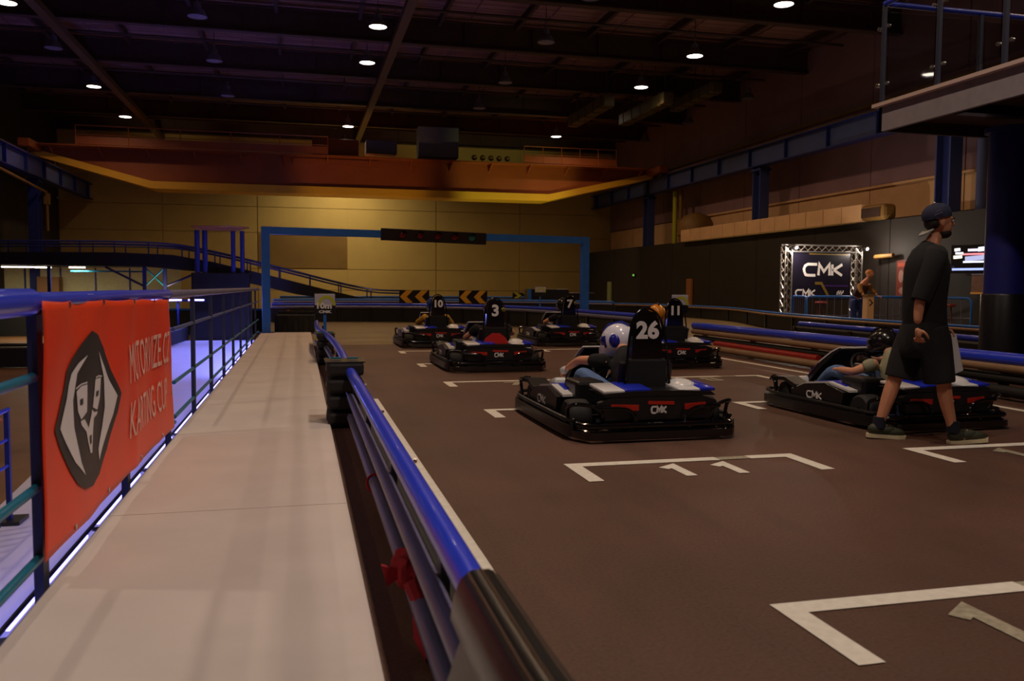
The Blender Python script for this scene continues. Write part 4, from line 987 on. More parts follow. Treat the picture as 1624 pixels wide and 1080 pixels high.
MB().box((0, -.012, .78), (.5, .01, .12)).build('band', mat('poster_red', S(170, 60, 30), .6), pt); MB().ball((-.1, -.012, .42), (.12, .012, .2), 12, 8).build('figure', mat('poster_pale', S(150, 110, 100), .6), pt); MB().ball((.02, -.012, -.02), (.2, .012, .12), 12, 8).build('figure', mat('poster_pale', S(150, 110, 100), .6), pt)

# ---------------------------------------------------------------- karts
def ring(x0, x1, y0, y1, r, z, n=5):
    P = []
    for cx, cy, a0 in ((x1-r, y1-r, 0), (x0+r, y1-r, 90), (x0+r, y0+r, 180), (x1-r, y0+r, 270)):
        for q in range(n+1): a = R(a0+90*q/n); P.append((cx+r*math.cos(a), cy+r*math.sin(a), z))
    return P
def wheel(t, x, y, r, w_, steer=0):
    b_ = MB().lathe([(r*.55, -w_/2), (r*.86, -w_/2), (r*.97, -w_*.42), (r, -w_*.25), (r, w_*.25), (r*.97, w_*.42), (r*.86, w_/2), (r*.55, w_/2)], 28, 'X')
    ty = b_.build('wheel', rubber, t, True); ty.location = (x, y, r); ty.rotation_euler = (0, 0, R(steer))
    MB().lathe([(.03, -w_*.30), (r*.52, -w_*.42), (r*.57, -w_*.46), (r*.57, w_*.46), (r*.52, w_*.42), (.03, w_*.30)], 20, 'X').build('rim', alu, ty, True)
    MB().lathe([(0, -w_*.5), (.03, -w_*.5), (.03, w_*.5), (0, w_*.5)], 10, 'X').build('hub', steel, ty, True)
    return ty
def make_kart():
    t = thing('go_kart', 'x', 'go-kart')
    # chassis and pan
    f = MB(); f.tube(ring(-.34, .34, -.90, .86, .1, .075), .016, 8, True)
    for y in (-.55, -.15, .45): f.tube([(-.34, y, .075), (.34, y, .075)], .014, 8)
    f.tube([(-.62, -.62, .14), (.62, -.62, .14)], .02, 8); f.tube([(-.5, .66, .12), (.5, .66, .12)], .016, 8)
    f.build('chassis', navy_steel, t, True)
    MB().box((0, .25, .055), (.66, 1.15, .012)).build('floor_pan', blackpl, t)
    # surrounding bumper: lower skid strip, two tubes
    def side(sg):
        P = [(sg*.66, -.88, 0), (sg*.70, -.70, 0), (sg*.70, .60, 0), (sg*.66, .82, 0)]
        b_ = MB(); b_.sweep(smooth_path(P, 4), [(-.035, .035), (.035, .035), (.035, .125), (-.035, .125)])
        b_.tube([(p[0], p[1], .155) for p in smooth_path(P, 4)], .018, 8)
        return b_.build('side_bumper', blackpl, t, True)
    side(-1); side(1)
    P = smooth_path([(-.66, -.88, 0), (-.60, -1.02, 0), (-.45, -1.05, 0), (.45, -1.05, 0), (.60, -1.02, 0), (.66, -.88, 0)], 4)
    b_ = MB(); b_.sweep(P, [(-.035, .03), (.035, .03), (.035, .085), (-.035, .085)]); b_.tube([p+Vector((0, 0, .13)) for p in P], .022, 8); b_.tube([p*.985+Vector((0, 0, .055)) for p in P], .040, 8)
    b_.build('rear_bumper', blackgl, t, True)
    P = smooth_path([(-.66, .82, 0), (-.60, .98, 0), (-.40, 1.06, 0), (.40, 1.06, 0), (.60, .98, 0), (.66, .82, 0)], 4)
    b_ = MB(); b_.sweep(P, [(-.035, .035), (.035, .035), (.035, .12), (-.035, .12)]); b_.tube([p+Vector((0, 0, .16)) for p in P], .018, 8)
    b_.build('front_bumper', blackpl, t, True)
    # corner hoops
    for sg in (-1, 1):
        MB().tube(smooth_path([(sg*.46, -.97, .14), (sg*.47, -.98, .23), (sg*.54, -.97, .275), (sg*.66, -.90, .285), (sg*.69, -.80, .24), (sg*.68, -.78, .13)], 5), .016, 8).build('rear_hoop', blackgl, t, True)
        MB().tube(smooth_path([(sg*.66, .72, .14), (sg*.67, .74, .27), (sg*.64, .84, .30), (sg*.52, .95, .29), (sg*.49, .97, .14)], 5), .016, 8).build('front_hoop', blackgl, t, True)
        MB().tube(smooth_path([(sg*.20, -1.02, .10), (sg*.22, -1.03, .20), (sg*.30, -1.03, .255), (sg*.52, -1.0, .26)], 5), .015, 8).build('rear_brace', blackgl, t, True)
        wheel(t, sg*.56, -.62, .145, .19); wheel(t, sg*.55, .66, .135, .13, -8)
        # side pods: black box with white top and blue wedge
        b_ = MB(); b_.prism([(-.36, .10), (-.40, .28), (-.10, .34), (.22, .30), (.44, .22), (.46, .10)], sg*.37, sg*.66, 'YZ'); b_.build('side_pod', blackpl, t)
        top_ = [(-.44, .305), (-.10, .355), (.22, .318), (.50, .225), (.50, .21), (.22, .298), (-.10, .335), (-.44, .285)]
        lab(MB().prism(top_, sg*.36, sg*.62, 'YZ').build('pod_cover', white_pl, t), 'white pod cover')
        lab(MB().prism([(a, b2+.004) for a, b2 in [(-.30, .329), (-.10, .357), (.10, .336), (.10, .32), (-.30, .31)]], sg*.37, sg*.56, 'YZ').build('pod_stripe', blue_pl, t), 'blue wedge on the pod')
        fr = MB(); fr.prism([(.40, .27), (.62, .33), (.86, .31), (.90, .27), (.62, .29), (.42, .23)], sg*.46, sg*.64, 'YZ'); fr.build('front_fender', blackpl, t)
        MB().ribbons(cmk_strokes(0, .205, .24, .06), .014, lambda u, v, w_, sg=sg: (sg*(.662+w_), sg*u+.05, v), .003).build('lettering', letter, t)
    # rear body: panel with red stripes and lettering, white top, engine
    MB().prism([(-.47, .16), (-.50, .30), (-.40, .335), (.40, .335), (.50, .30), (.47, .16)], -.985, -.93, 'XZ').build('tail_panel', blackpl, t)
    for x0, x1 in ((-.40, -.17), (-.09, .13), (.22, .40)):
        h_ = .022 if x0 != -.09 else .012; zc = .262 if x0 != -.09 else .292
        lab(MB().box(((x0+x1)/2, -.99, zc), (x1-x0, .012, h_*2), (0, R(2 if x0 < 0 else -3), 0)).build('tail_stripe', red_pl, t), 'red stripe')
    MB().ribbons(cmk_strokes(.0, .238, .125, .05), .014, lambda u, v, w_: (u, -.988-w_, v), .006).build('lettering', letter, t)
    b_ = MB(); b_.prism([(-.44, .34), (-.46, .365), (-.2, .385), (.2, .385), (.46, .37), (.50, .34)], -.97, -.62, 'XZ'); b_.build('rear_cover', blackpl, t)
    for x0, x1, m_, lb in ((-.46, -.16, white_pl, 'white rear cover'), (.18, .47, white_pl, 'white rear cover'), (-.28, -.05, blue_pl, 'blue rear wedge'), (.36, .50, blue_pl, 'blue rear edge')):
        q = MB().box(((x0+x1)/2, -.80, .392 if m_ is white_pl else .399), (x1-x0, .30, .03), (R(6), 0, R(4)), bevel=.012); lab(q.build('cover_panel', m_, t, True), lb)
    MB().ball((.30, -.72, .38), (.13, .16, .075), 16, 10).build('cover_bulge', white_pl, t, True)
    MB().box((-.40, -.35, .27), (.26, .34, .30), bevel=.03).build('engine', blackpl, t); MB().box((.40, -.34, .27), (.22, .30, .26), bevel=.03).build('fuel_tank', blackpl, t)
    for q in range(2): MB().tube([(-.42, -.86, .20-.05*q), (.30, -.90, .20-.05*q)], .03, 8).build('exhaust', navy_steel, t, True)
    # seat with headrest and hoop
    st = MB(); st.prism([(-.05, .10), (-.50, .08), (-.62, .20), (-.72, .58), (-.68, .60), (-.56, .24), (-.46, .14), (-.05, .16)], -.22, .22, 'YZ'); st.build('seat', blackpl, t)
    for sg in (-1, 1): MB().prism([(-.05, .10), (-.50, .08), (-.66, .30), (-.72, .58), (-.60, .50), (-.45, .32), (-.10, .24)], sg*.20, sg*.235, 'YZ').build('seat_side', blackpl, t)
    hr = MB(); P = [(-.135, .60), (-.125, .80), (-.105, .92), (-.065, .99), (0, 1.015), (.065, .99), (.105, .92), (.125, .80), (.135, .60)]
    hr.prism(P, -.74, -.66, 'XZ'); hr.build('headrest', blackgl, t)
    MB().tube(smooth_path([(-.20, -.75, .36), (-.175, -.75, .62), (-.15, -.74, .82), (-.10, -.72, .97), (0, -.71, 1.03), (.10, -.72, .97), (.15, -.74, .82), (.175, -.75, .62), (.20, -.75, .36)], 4), .011, 8).build('roll_hoop', blackgl, t, True)
    MB().box((0, -.70, .48), (.34, .10, .28), bevel=.02).build('seat_back_cover', blackcloth, t)
    # steering, pedals, front fairing
    MB().tube([(0, .42, .12), (0, .18, .44)], .011, 8).build('steering_column', navy_steel, t)
    cwh = Vector((0, .16, .46)); ax1 = Vector((1, 0, 0)); ax2 = Vector((0, .45, .89))
    b_ = MB(); b_.tube([cwh+ax1*.145*math.cos(a)+ax2*.145*math.sin(a) for a in [q*PI/12 for q in range(24)]], .014, 8, True)
    for a in (90, 210, 330): b_.tube([cwh, cwh+ax1*.14*math.cos(R(a))+ax2*.14*math.sin(R(a))], .009, 6)
    b_.build('steering_wheel', blackpl, t, True)
    for sg in (-1, 1): MB().box((sg*.13, .72, .19), (.06, .02, .16), (R(-20), 0, 0)).build('pedal', steel, t)
    fa = MB(); pr = [(.92, .22), (.80, .34), (.62, .48), (.42, .60), (.30, .645), (.27, .635), (.38, .575), (.58, .44), (.76, .30), (.86, .20)]
    rows = []
    for i, (y, z) in enumerate(pr): pass
    fa.prism(pr, -.19, .19, 'YZ'); fa.build('front_fairing', blackpl, t)
    lab(MB().prism([(.64, .485), (.44, .60), (.31, .652), (.30, .642), (.43, .59), (.63, .474)], -.195, .195, 'YZ').build('fairing_stripe', white_pl, t), 'white upper edge')
    lab(MB().prism([(.925, .225), (.80, .348), (.66, .46), (.65, .45), (.79, .338), (.91, .215)], -.195, .195, 'YZ').build('fairing_nose', purple_pl, t), 'purple lower part')
    b_ = MB().box((0, .92, .24), (.62, .20, .10), (R(-12), 0, 0), bevel=.03); lab(b_.build('nose_cone', white_pl, t, True), 'white nose')
    return t
kart0 = make_kart()
KARTS = {'26': (2.725, 7.14), '3': (2.69, 12.54), '10': (2.6, 17.2), '7': (5.3, 17.2), '11': (5.45, 12.5), 'R': (5.30, 6.98)}
KL = {'26': 'black and white go-kart with rear number 26, nearest to the camera', '3': 'black go-kart with number 3 headrest, second in the left column',
      '10': 'black go-kart with number 10 headrest, front of the left column', '7': 'black go-kart with number 7 headrest, front of the right column',
      '11': 'black go-kart with number 11 headrest, behind the 26 driver', 'R': 'black and white go-kart behind the walking man'}
first = True; kt = {}
for k, (x, y) in KARTS.items():
    o = kart0 if first else copy_tree(kart0)
    first = False; o.location = (x, y, 0); o['label'] = KL[k]; o['group'] = 'go-karts standing on the start grid'; kt[k] = o
for k in KARTS:
    if k == 'R': n = '8'
    else: n = k
    lettering(n, .185 if len(n) > 1 else .22, letter, kt[k], (.0, -.746, .845), (PI/2, 0, 0), 'number_plate', bold=.008, sx=1.05)
    if k in ('3', '7'): lettering('*', .12, yellowgreen_s, kt[k], (.12, -.746, .84), (PI/2, 0, 0), 'badge', bold=.01)
t = kt['3']; sh = MB(); sh.prism([(-.20, .36), (-.15, .46), (-.05, .53), (.06, .53), (.15, .46), (.19, .36)], -.775, -.757, 'XZ'); lab(sh.build('back_emblem', mat('red_print', S(200, 30, 24), .6), t), 'red emblem on the seat back')
kt['R'].rotation_euler = (0, 0, R(1.5)); kt['R'].scale = (.94, .94, .96)

# ---------------------------------------------------------------- drivers
def driver(key, label, helm, visor, jersey, sleeve_skin=True, head=(0, -.38, .80), sh=(0, -.50, .60), trousers=denim, elbL=(-.42, -.22, .50), handL=(-.15, .16, .42), elbR=(.40, -.20, .50), handR=(.14, .16, .44), look=0, patch=None, gloves=True, shortsl=True, hr=1.0):
    x, y = KARTS[key]
    t = thing('person', label, 'person', (x, y, 0), kt[key].rotation_euler[2], 'kart drivers on the grid')
    S1 = Vector(sh); H = Vector(head); hip = Vector((0, -.36, .22))
    sL = S1+Vector((-.18, 0, -.02)); sR = S1+Vector((.18, 0, -.02))
    ch = [[(tuple(hip), .13), (tuple(hip.lerp(S1, .5)), (.14, .10)), (tuple(S1+Vector((0, 0, -.05))), (.15, .09)), (tuple(S1.lerp(H, .45)), .055), (tuple(H), .06)]]
    for s_, e, h_ in ((sL, elbL, handL), (sR, elbR, handR)):
        e = Vector(e); h_ = Vector(h_)
        ch.append([(tuple(s_), .065), (tuple(s_.lerp(e, .5)), .052), (tuple(e), .043), (tuple(e.lerp(h_, .4)), .040), (tuple(h_), .027)])
        d = (h_-e).normalized(); ch += hand_chains(h_, (d.x, d.y, d.z-.1), (0, 0, -1), (-1 if s_ is sR else 1, 0, .5), 1.0, .95)
    for sg in (-1, 1):
        ch.append([((sg*.10, -.32, .20), .09), ((sg*.17, .06, .34), .075), ((sg*.19, .34, .40), .058), ((sg*.16, .55, .27), .048), ((sg*.13, .72, .14), .035), ((sg*.13, .76, .12), .035), ((sg*.13, .80, .21), .03)])
    bm_ = skin_mesh(ch)
    bm_ball(bm_, tuple(H), (.085, .10, .115))
    fuse(bm_, 'body', skin_pale, t, .013, 2)
    # jersey
    jc = [[(tuple(hip+Vector((0, 0, .02))), .155), (tuple(hip.lerp(S1, .5)), (.175, .125)), (tuple(S1+Vector((0, 0, -.05))), (.18, .115)), (tuple(S1.lerp(H, .25)), .10), (tuple(S1.lerp(H, .55)), .075)]]
    for s_, e in ((sL, elbL), (sR, elbR)):
        e = Vector(e); q = .62 if shortsl else 1.0
        jc.append([(tuple(s_), .086), (tuple(s_.lerp(e, .5)), .072), (tuple(s_.lerp(e, q)), .066)])
        if not shortsl:
            h_ = Vector(handL if e == Vector(elbL) else handR); jc[-1].append((tuple(e.lerp(h_, .45)), .055)); jc[-1].append((tuple(e.lerp(h_, .85)), .042))
    fuse(skin_mesh(jc), 'jersey', jersey, t, .016, 2)
    tc = []
    for sg in (-1, 1): tc.append([((sg*.09, -.36, .21), .115), ((sg*.17, .06, .34), .092), ((sg*.19, .34, .40), .075), ((sg*.16, .55, .27), .064), ((sg*.135, .68, .17), .055)])
    fuse(skin_mesh(tc), 'trousers', trousers, t, .016, 2)
    for sg in (-1, 1): MB().ball((sg*.13, .79, .19), (.05, .055, .12), 14, 10, (R(-15), 0, 0)).build('shoe', blackpl, t, True)
    if gloves:
        for h_, e in ((handL, elbL), (handR, elbR)):
            h_ = Vector(h_); e = Vector(e); d = (h_-e).normalized()
            gl = skin_mesh([[(tuple(h_-d*.03), .038), (tuple(h_+d*.04), .043), (tuple(h_+d*.09), .040)]]); lab(fuse(gl, 'glove', mat('glove_white', S(200, 200, 205), .6) if gloves == 'w' else blackcloth, t, .012, 2), 'white glove' if gloves == 'w' else 'black glove')
    # helmet
    hb = MB().ball((0, 0, 0), (.128*hr, .150*hr, .142*hr), 28, 18)
    for v in hb.bm.verts:
        if v.co.z < -.08: v.co.z = -.08-(abs(v.co.z)-.08)*.6
        if v.co.y > .05 and v.co.z < -.02: v.co.y += .03; v.co.z -= .01
    ho = hb.build('helmet', helm, t, True); ho.location = H; ho.rotation_euler = (R(-12), 0, R(look))
    vz = MB(); A = [R(20+140*q/12) for q in range(13)]; rows = []
    for zz, rr in ((-.045, 1.03), (-.01, 1.045), (.035, 1.03), (.06, .985)):
        rows.append([vz.bm.verts.new((.128*hr*rr*math.cos(a), .150*hr*rr*math.sin(a), zz)) for a in A])
    for r1, r2 in zip(rows, rows[1:]):
        for i in range(12): vz.bm.faces.new((r1[i], r1[i+1], r2[i+1], r2[i]))
    vo = vz.build('visor', visor, ho, True); sm = vo.modifiers.new('s', 'SOLIDIFY'); sm.thickness = .005
    MB().tube([(.0, .12*hr, .10*hr), (0, .06*hr, .145*hr), (0, -.06*hr, .145*hr), (0, -.11*hr, .105*hr)], .012, 6).build('vent_ridge', visor if patch is None else patch, ho, True)
    MB().sweep([( .0, .13*hr, -.075), (0, .165*hr, -.07)], [(-.07, -.03), (.07, -.03), (.05, .03), (-.05, .03)]).build('chin_bar', helm, ho)
    if patch:
        for sg in (-1, 1):
            MB().ball((sg*.105*hr, -.02, .0), (.035, .06, .065), 14, 10).build('side_patch', patch, ho, True)
    return t
hb_ = blackgl
white_h = mat('white_helmet', S(225, 222, 235), .2, coat=.5)
driver('26', 'kart driver in black shirt with white and blue helmet leaning left', white_h, mat('visor_navy', S(30, 30, 110), .12, coat=.5), blackcloth, head=(.03, -.02, .72), sh=(.0, -.32, .58), elbL=(-.32, .02, .55), handL=(-.36, .30, .44), elbR=(.36, -.05, .46), handR=(.16, .20, .44), look=42, patch=mat('helmet_blue', S(40, 45, 150), .2), gloves='w', hr=1.1)
driver('3', 'kart driver in black shirt with bare arms, number 3 behind the head', mat('dark_tan_helmet', S(70, 50, 40), .25, coat=.4), blackgl, blackcloth, head=(.02, -.44, .86), sh=(0, -.52, .64), elbL=(-.36, -.30, .44), handL=(-.15, .14, .40))
driver('10', 'kart driver in yellow and black jacket, number 10 behind the head', mat('blue_helmet', S(34, 60, 140), .25, coat=.4), blackgl, mat('yellow_jacket', S(190, 140, 30), .7), head=(-.05, -.38, .82), sh=(0, -.50, .62), shortsl=False, elbL=(-.34, -.25, .46), elbR=(.38, -.2, .42))
driver('7', 'kart driver with bare forearms, number 7 behind the head', mat('black_helmet', S(24, 22, 22), .2, coat=.5), mat('visor_green', S(60, 80, 30), .2), blackcloth, head=(-.06, -.44, .82), sh=(0, -.50, .62), elbL=(-.38, -.2, .46), elbR=(.38, -.2, .46))
driver('11', 'kart driver in pale grey top with orange helmet, number 11 behind the head', mat('orange_helmet', S(225, 140, 40), .25, coat=.4), blackgl, mat('grey_top', S(150, 140, 135), .8), head=(-.15, -.40, .80), sh=(.10, -.50, .58))
driver('R', 'kart driver in grey top and blue jeans with black helmet behind the walking man', mat('black_helmet', S(24, 22, 22), .2, coat=.5), blackgl, mat('grey_green_top', S(150, 145, 115), .8), head=(.08, -.02, .68), sh=(.04, -.24, .54), elbL=(-.30, -.08, .42), handL=(-.24, .22, .42), elbR=(.38, .10, .50), handR=(.16, .30, .52), gloves=False, look=20, shortsl=True)
# ---------------------------------------------------------------- walking man
# local frame: +x is his walking direction (towards the right of the picture), z up
WA = -14.0
mn = thing('person', 'man in black shirt, black shorts and backward cap walking across the grid with a paper', 'person', (4.755, 5.665, 0), R(WA))
mn.scale = (1.02, 1.0, 1.03)
def W(x, z, y=0): return (x, y, z)
near, far = -.17, .17      # near side (his right arm) is -y, far side +y
hipc = W(-.02, .93)
ch = [[(W(-.02, .93), (.12, .10)), (W(-.015, 1.08), (.12, .10)), (W(-.01, 1.24), (.14, .11)), (W(-.005, 1.40), (.14, .10)), (W(.0, 1.47), (.09, .07)), (W(.035, 1.53), .056), (W(.06, 1.60), .056)]]
# arms
ch.append([(W(-.02, 1.42, near), .062), (W(-.08, 1.28, near-.03), .052), (W(-.145, 1.12, near-.04), .042), (W(-.16, 1.0, near-.04), .040), (W(-.165, .90, near-.045), .028)])
ch += hand_chains(W(-.165, .885, near-.045), (.12, .02, -1), (.9, .3, .1), (.55, -.5, -.2), .75, 1.05)
ch.append([(W(.02, 1.42, far), .062), (W(.03, 1.28, far+.03), .052), (W(.09, 1.13, far+.05), .042), (W(.20, .98, far+.05), .038), (W(.245, .89, far+.04), .029)])
ch += hand_chains(W(.25, .875, far+.04), (.12, 0, -1), (-.9, 0, .1), (.6, -.4, -.3), .9, 1.0)
# legs: rear leg trailing left of the picture (far side), front leg ahead (near side)
rear = [(W(-.04, .90, .07), .07), (W(-.10, .72, .10), .075), (W(-.17, .50, .10), .060), (W(-.215, .36, .10), .062), (W(-.285, .13, .10), .040), (W(-.30, .085, .10), .045)]
front = [(W(.02, .90, -.07), .07), (W(.04, .70, -.09), .075), (W(.10, .49, -.10), .060), (W(.115, .36, -.10), .062), (W(.180, .13, -.10), .040), (W(.185, .085, -.10), .045)]
ch.append(rear); ch.append(front)
ch.append([(W(-.32, .06, .10), .04), (W(-.22, .045, .10), (.045, .03)), (W(-.12, .035, .10), (.04, .022))])
ch.append([(W(.165, .06, -.10), .04), (W(.265, .045, -.10), (.045, .03)), (W(.365, .045, -.10), (.04, .022))])
bm_ = skin_mesh(ch)
HC = Vector((.075, 0, 1.675))
bm_ball(bm_, tuple(HC+Vector((-.012, 0, .02))), (.098, .077, .098))          # cranium
bm_ball(bm_, tuple(HC+Vector((.030, 0, -.045))), (.062, .058, .070))         # face
bm_ball(bm_, tuple(HC+Vector((.048, 0, -.092))), (.040, .040, .030))         # chin
bm_ball(bm_, tuple(HC+Vector((.070, 0, .020))), (.022, .055, .016))          # brow
bm_ball(bm_, tuple(HC+Vector((.101, 0, -.022))), (.020, .013, .014))         # nose tip
bm_ball(bm_, tuple(HC+Vector((.090, 0, -.002))), (.014, .010, .028), (0, R(-18), 0))
bm_ball(bm_, tuple(HC+Vector((.083, 0, -.056))), (.014, .024, .007)); bm_ball(bm_, tuple(HC+Vector((.081, 0, -.068))), (.013, .022, .007))
for s_ in (-1, 1):
    bm_ball(bm_, tuple(HC+Vector((-.012, s_*.078, -.018))), (.018, .010, .030)); bm_ball(bm_, tuple(HC+Vector((.058, s_*.036, -.026))), (.020, .018, .016))
fuse(bm_, 'body', skin, mn, .0075, 3)
for s_ in (-1, 1):
    MB().ball(tuple(HC+Vector((.083, s_*.030, .002))), (.010, .012, .009), 12, 8).build('eye', mat('eye_white', S(220, 215, 210), .3), mn, True)
    MB().ball(tuple(HC+Vector((.090, s_*.030, .002))), (.005, .006, .006), 10, 6).build('iris', hair, mn, True)
    MB().ball(tuple(HC+Vector((.090, s_*.032, .021))), (.008, .020, .005), 12, 8).build('eyebrow', hair, mn, True)
bb = MB().ball(tuple(HC+Vector((.036, 0, -.092))), (.053, .058, .038), 20, 12)
for v in bb.bm.verts:
    v.co.x -= max(0, v.co.z-(HC.z-.062))*1.1
bb.build('beard', hair, mn, True)
MB().ball(tuple(HC+Vector((-.055, 0, -.015))), (.058, .076, .055), 20, 12).build('hair', hair, mn, True)
# shirt with three quarter sleeves
sh_ = MB()
sh_.loft([(W(-.005, .845), .165, .150), (W(-.01, .90), .160, .155), (W(-.02, 1.0), .160, .150), (W(-.018, 1.12), .160, .152), (W(-.01, 1.26), .168, .165), (W(-.005, 1.36), .160, .175), (W(0, 1.43), .118, .165), (W(.008, 1.475), .085, .115), (W(.022, 1.505), .066, .072)], 28, amp=.012)
sh_.loft([(W(.0, 1.45, near+.06), .075, .05), (W(-.02, 1.43, near-.005), .088, .062), (W(-.055, 1.34, near-.03), .083, .066), (W(-.09, 1.24, near-.035), .078, .064), (W(-.127, 1.15, near-.042), .074, .062), (W(-.152, 1.07, near-.045), .070, .060)], 20, amp=.02)
sh_.loft([(W(.0, 1.45, far-.06), .075, .05), (W(.02, 1.43, far+.005), .086, .062), (W(.028, 1.32, far+.03), .078, .064), (W(.06, 1.2, far+.042), .074, .06), (W(.115, 1.08, far+.05), .068, .056)], 20, amp=.02)
so_ = sh_.build('shirt', blackcloth, mn, True); md = so_.modifiers.new('s', 'SOLIDIFY'); md.thickness = .006; md2 = so_.modifiers.new('b', 'SUBSURF'); md2.levels = 1; md2.render_levels = 1
MB().box((.158, -.05, 1.33), (.004, .05, .015)).build('chest_print', pipe_grey, mn)
# shorts
so2 = MB()
so2.loft([(W(-.01, .98), .140, .140), (W(-.015, .90), .155, .158), (W(-.02, .80), .168, .165), (W(-.025, .70), .172, .150), (W(-.025, .64), .15, .12)], 28, amp=.012)
so2.loft([(W(-.03, .88, .075), .12, .085), (W(-.065, .76, .085), .128, .098), (W(-.10, .64, .095), .125, .102), (W(-.125, .54, .10), .120, .104), (W(-.14, .47, .10), .120, .106)], 22, amp=.02)
so2.loft([(W(.005, .88, -.075), .12, .085), (W(.03, .76, -.085), .130, .100), (W(.045, .64, -.095), .120, .104), (W(.060, .54, -.10), .117, .106), (W(.070, .46, -.10), .117, .108)], 22, amp=.02)
so3 = so2.build('shorts', shortcloth, mn, True); md = so3.modifiers.new('s', 'SOLIDIFY'); md.thickness = .006; md2 = so3.modifiers.new('b', 'SUBSURF'); md2.levels = 1; md2.render_levels = 1
# shoes with pale soles, dark socks
def shoe(x, y, pitch, lb):
    so = MB(); P = [(-.14, -.035), (-.08, -.045), (0, -.040), (.08, -.050), (.14, -.040), (.165, 0), (.14, .040), (.08, .050), (0, .040), (-.08, .045), (-.14, .035), (-.155, 0)]
    so.prism(P, 0, .028); s1 = so.build('shoe', mat('sole_pale', S(215, 200, 160), .6), mn)
    s1.location = (x, y, .004); s1.rotation_euler = (0, R(pitch), 0); lab(s1, 'dark trainer with pale sole')
    up_ = MB().ball((.055, 0, .045), (.10, .045, .038), 16, 10); up_.ball((-.07, 0, .06), (.075, .044, .055), 16, 10); up_.ball((0, 0, .055), (.10, .042, .045), 16, 10)
    u_ = up_.build('upper', mat('shoe_dark_olive', S(46, 48, 30), .6, noise=.2, scale=20), s1, True)
    la = MB()
    for q in range(4): la.tube([(.0+q*.022, -.02, .098-q*.006), (.01+q*.022, .02, .098-q*.006)], .003, 5)
    la.build('laces', letter, s1)
shoe(-.24, .10, 3, ''); shoe(.298, -.10, -5, '')
for x, y in ((-.295, .10), (.186, -.10)): MB().tube([(x, y, .085), (x+.004, y, .17)], .05, 14, radii=[.05, .045]).build('sock', mat('navy_sock', S(22, 22, 40), .9), mn, True)
# backward cap
cp = MB().lathe([(.108, 0), (.110, .03), (.098, .07), (.065, .10), (.02, .115), (0, .117)], 24, sy=.86).build('cap', mat('navy_cap', S(32, 36, 60), .85, noise=.2, scale=12, bump=.2), mn, True)
cp.location = HC+Vector((-.020, 0, .022)); cp.rotation_euler = (0, R(-12), 0)
bl_ = MB(); A = [(-.10-.085*math.cos(a), .075*math.sin(a)) for a in [R(-90+180*q/10) for q in range(11)]]
bl_.prism(A, -.004, .004); b2 = bl_.build('cap_brim', mat('brim_grey', S(150, 148, 140), .7), cp); b2.rotation_euler = (0, R(-22), 0); b2.location = (.02, 0, -.035)
MB().ball((0, 0, .118), .008, 8, 6).build('cap_button', letter, cp)
MB().ribbons([[(-.03, 0), (.03, .01)], [(-.02, .02), (.02, .03)]], .006, lambda u, v, w_: (-.03+u, -.098-w_, .03+v), .002).build('cap_print', pipe_grey, cp)
# white paper in the far hand
pa = MB().prism([(.0, .0), (.10, .0), (.17, -.30), (.03, -.36)], -.002, .002, 'XZ')
po = pa.build('paper', paper); po.matrix_world = Matrix.Translation((4.755, 5.665, 0)) @ Matrix.Rotation(R(WA), 4, 'Z') @ Matrix.Translation((.25, .215, .84)); tag(po, 'white sheet of paper hanging from the walking man\'s hand', 'paper')

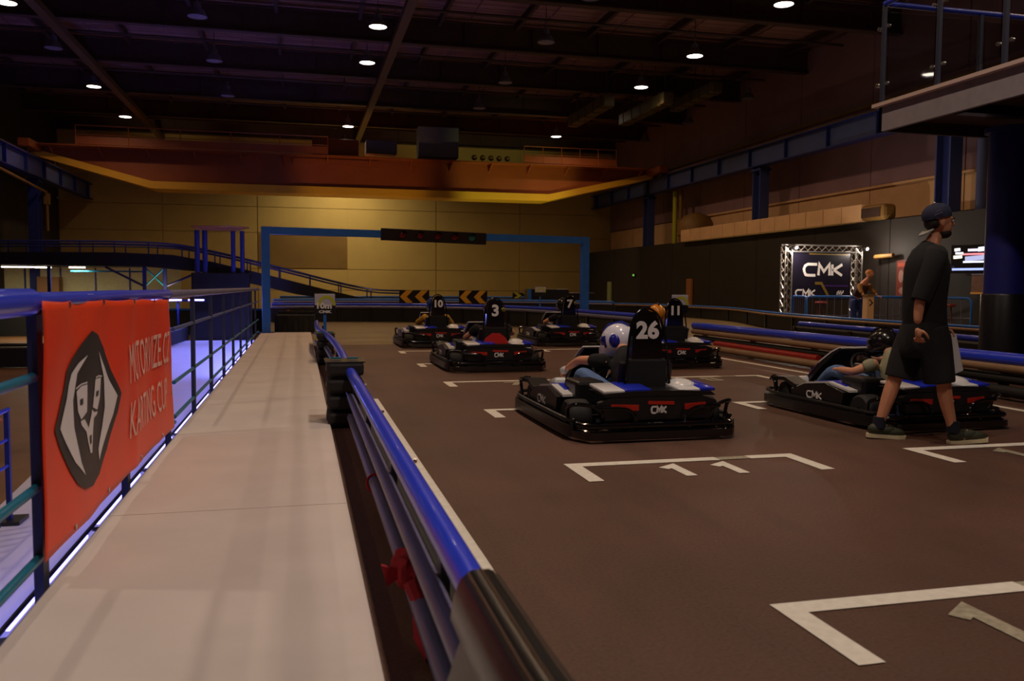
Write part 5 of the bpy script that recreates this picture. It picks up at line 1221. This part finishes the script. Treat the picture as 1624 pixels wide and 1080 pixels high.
# ---------------------------------------------------------------- leaning spectator
sp = thing('person', 'spectator in brown vest leaning on the crowd fence beside the truss', 'person', (15.85, 21.75, 0), R(20))
sp.scale = (1.15, 1.15, 1.02)
ch = [[((0, 0, .88), (.15, .11)), ((0, -.10, 1.12), (.15, .11)), ((0, -.20, 1.34), (.15, .10)), ((0, -.28, 1.44), .055), ((0, -.32, 1.52), .055)],
      [((-.18, -.18, 1.32), .06), ((-.30, -.28, 1.12), .045), ((-.34, -.42, .98), .03)], [((.18, -.18, 1.32), .06), ((.28, -.22, 1.12), .045), ((.26, -.40, .98), .03)],
      [((-.09, .02, .86), .09), ((-.10, .02, .48), .06), ((-.10, .05, .08), .04), ((-.10, -.08, .04), .035)], [((.09, .02, .86), .09), ((.10, -.05, .48), .06), ((.10, 0, .08), .04), ((.10, -.13, .04), .035)]]
ch += hand_chains((-.34, -.43, .97), (0, -1, -.4), (0, 0, -1), (1, 0, 0), .8) + hand_chains((.26, -.41, .97), (0, -1, -.4), (0, 0, -1), (-1, 0, 0), .8)
bm_ = skin_mesh(ch); bm_ball(bm_, (0, -.34, 1.58), (.078, .095, .115)); bm_ball(bm_, (0, -.435, 1.565), (.014, .02, .02)); fuse(bm_, 'body', skin, sp, .014, 2)
fuse(skin_mesh([[((0, .02, .92), (.175, .13)), ((0, -.10, 1.12), (.175, .13)), ((0, -.20, 1.34), (.175, .12))], [((-.18, -.18, 1.32), .08), ((-.29, -.27, 1.14), .066), ((-.33, -.38, 1.02), .05)], [((.18, -.18, 1.32), .08), ((.27, -.22, 1.14), .066), ((.262, -.36, 1.02), .05)]]), 'shirt', mat('ochre_shirt', S(140, 96, 44), .8), sp, .018, 2)
fuse(skin_mesh([[((0, .02, .90), (.21, .17)), ((0, -.10, 1.12), (.215, .168)), ((0, -.20, 1.34), (.20, .15))]]), 'vest', mat('dark_brown_vest', S(60, 38, 26), .8), sp, .018, 2)
fuse(skin_mesh([[((-.09, .02, .90), .12), ((-.10, .02, .48), .085), ((-.10, .05, .12), .07)], [((.09, .02, .90), .12), ((.10, -.05, .48), .085), ((.10, 0, .12), .07)]]), 'trousers', mat('blue_work_trousers', S(30, 50, 110), .85), sp, .018, 2)
MB().ball((0, -.32, 1.62), (.084, .10, .095), 16, 10).build('hair', mat('fair_hair', S(190, 120, 50), .7, noise=.2, scale=30), sp, True)
for s_ in (-1, 1): MB().ball((s_*.10, -.08, .045), (.05, .13, .045), 12, 8).build('shoe', blackpl, sp, True)
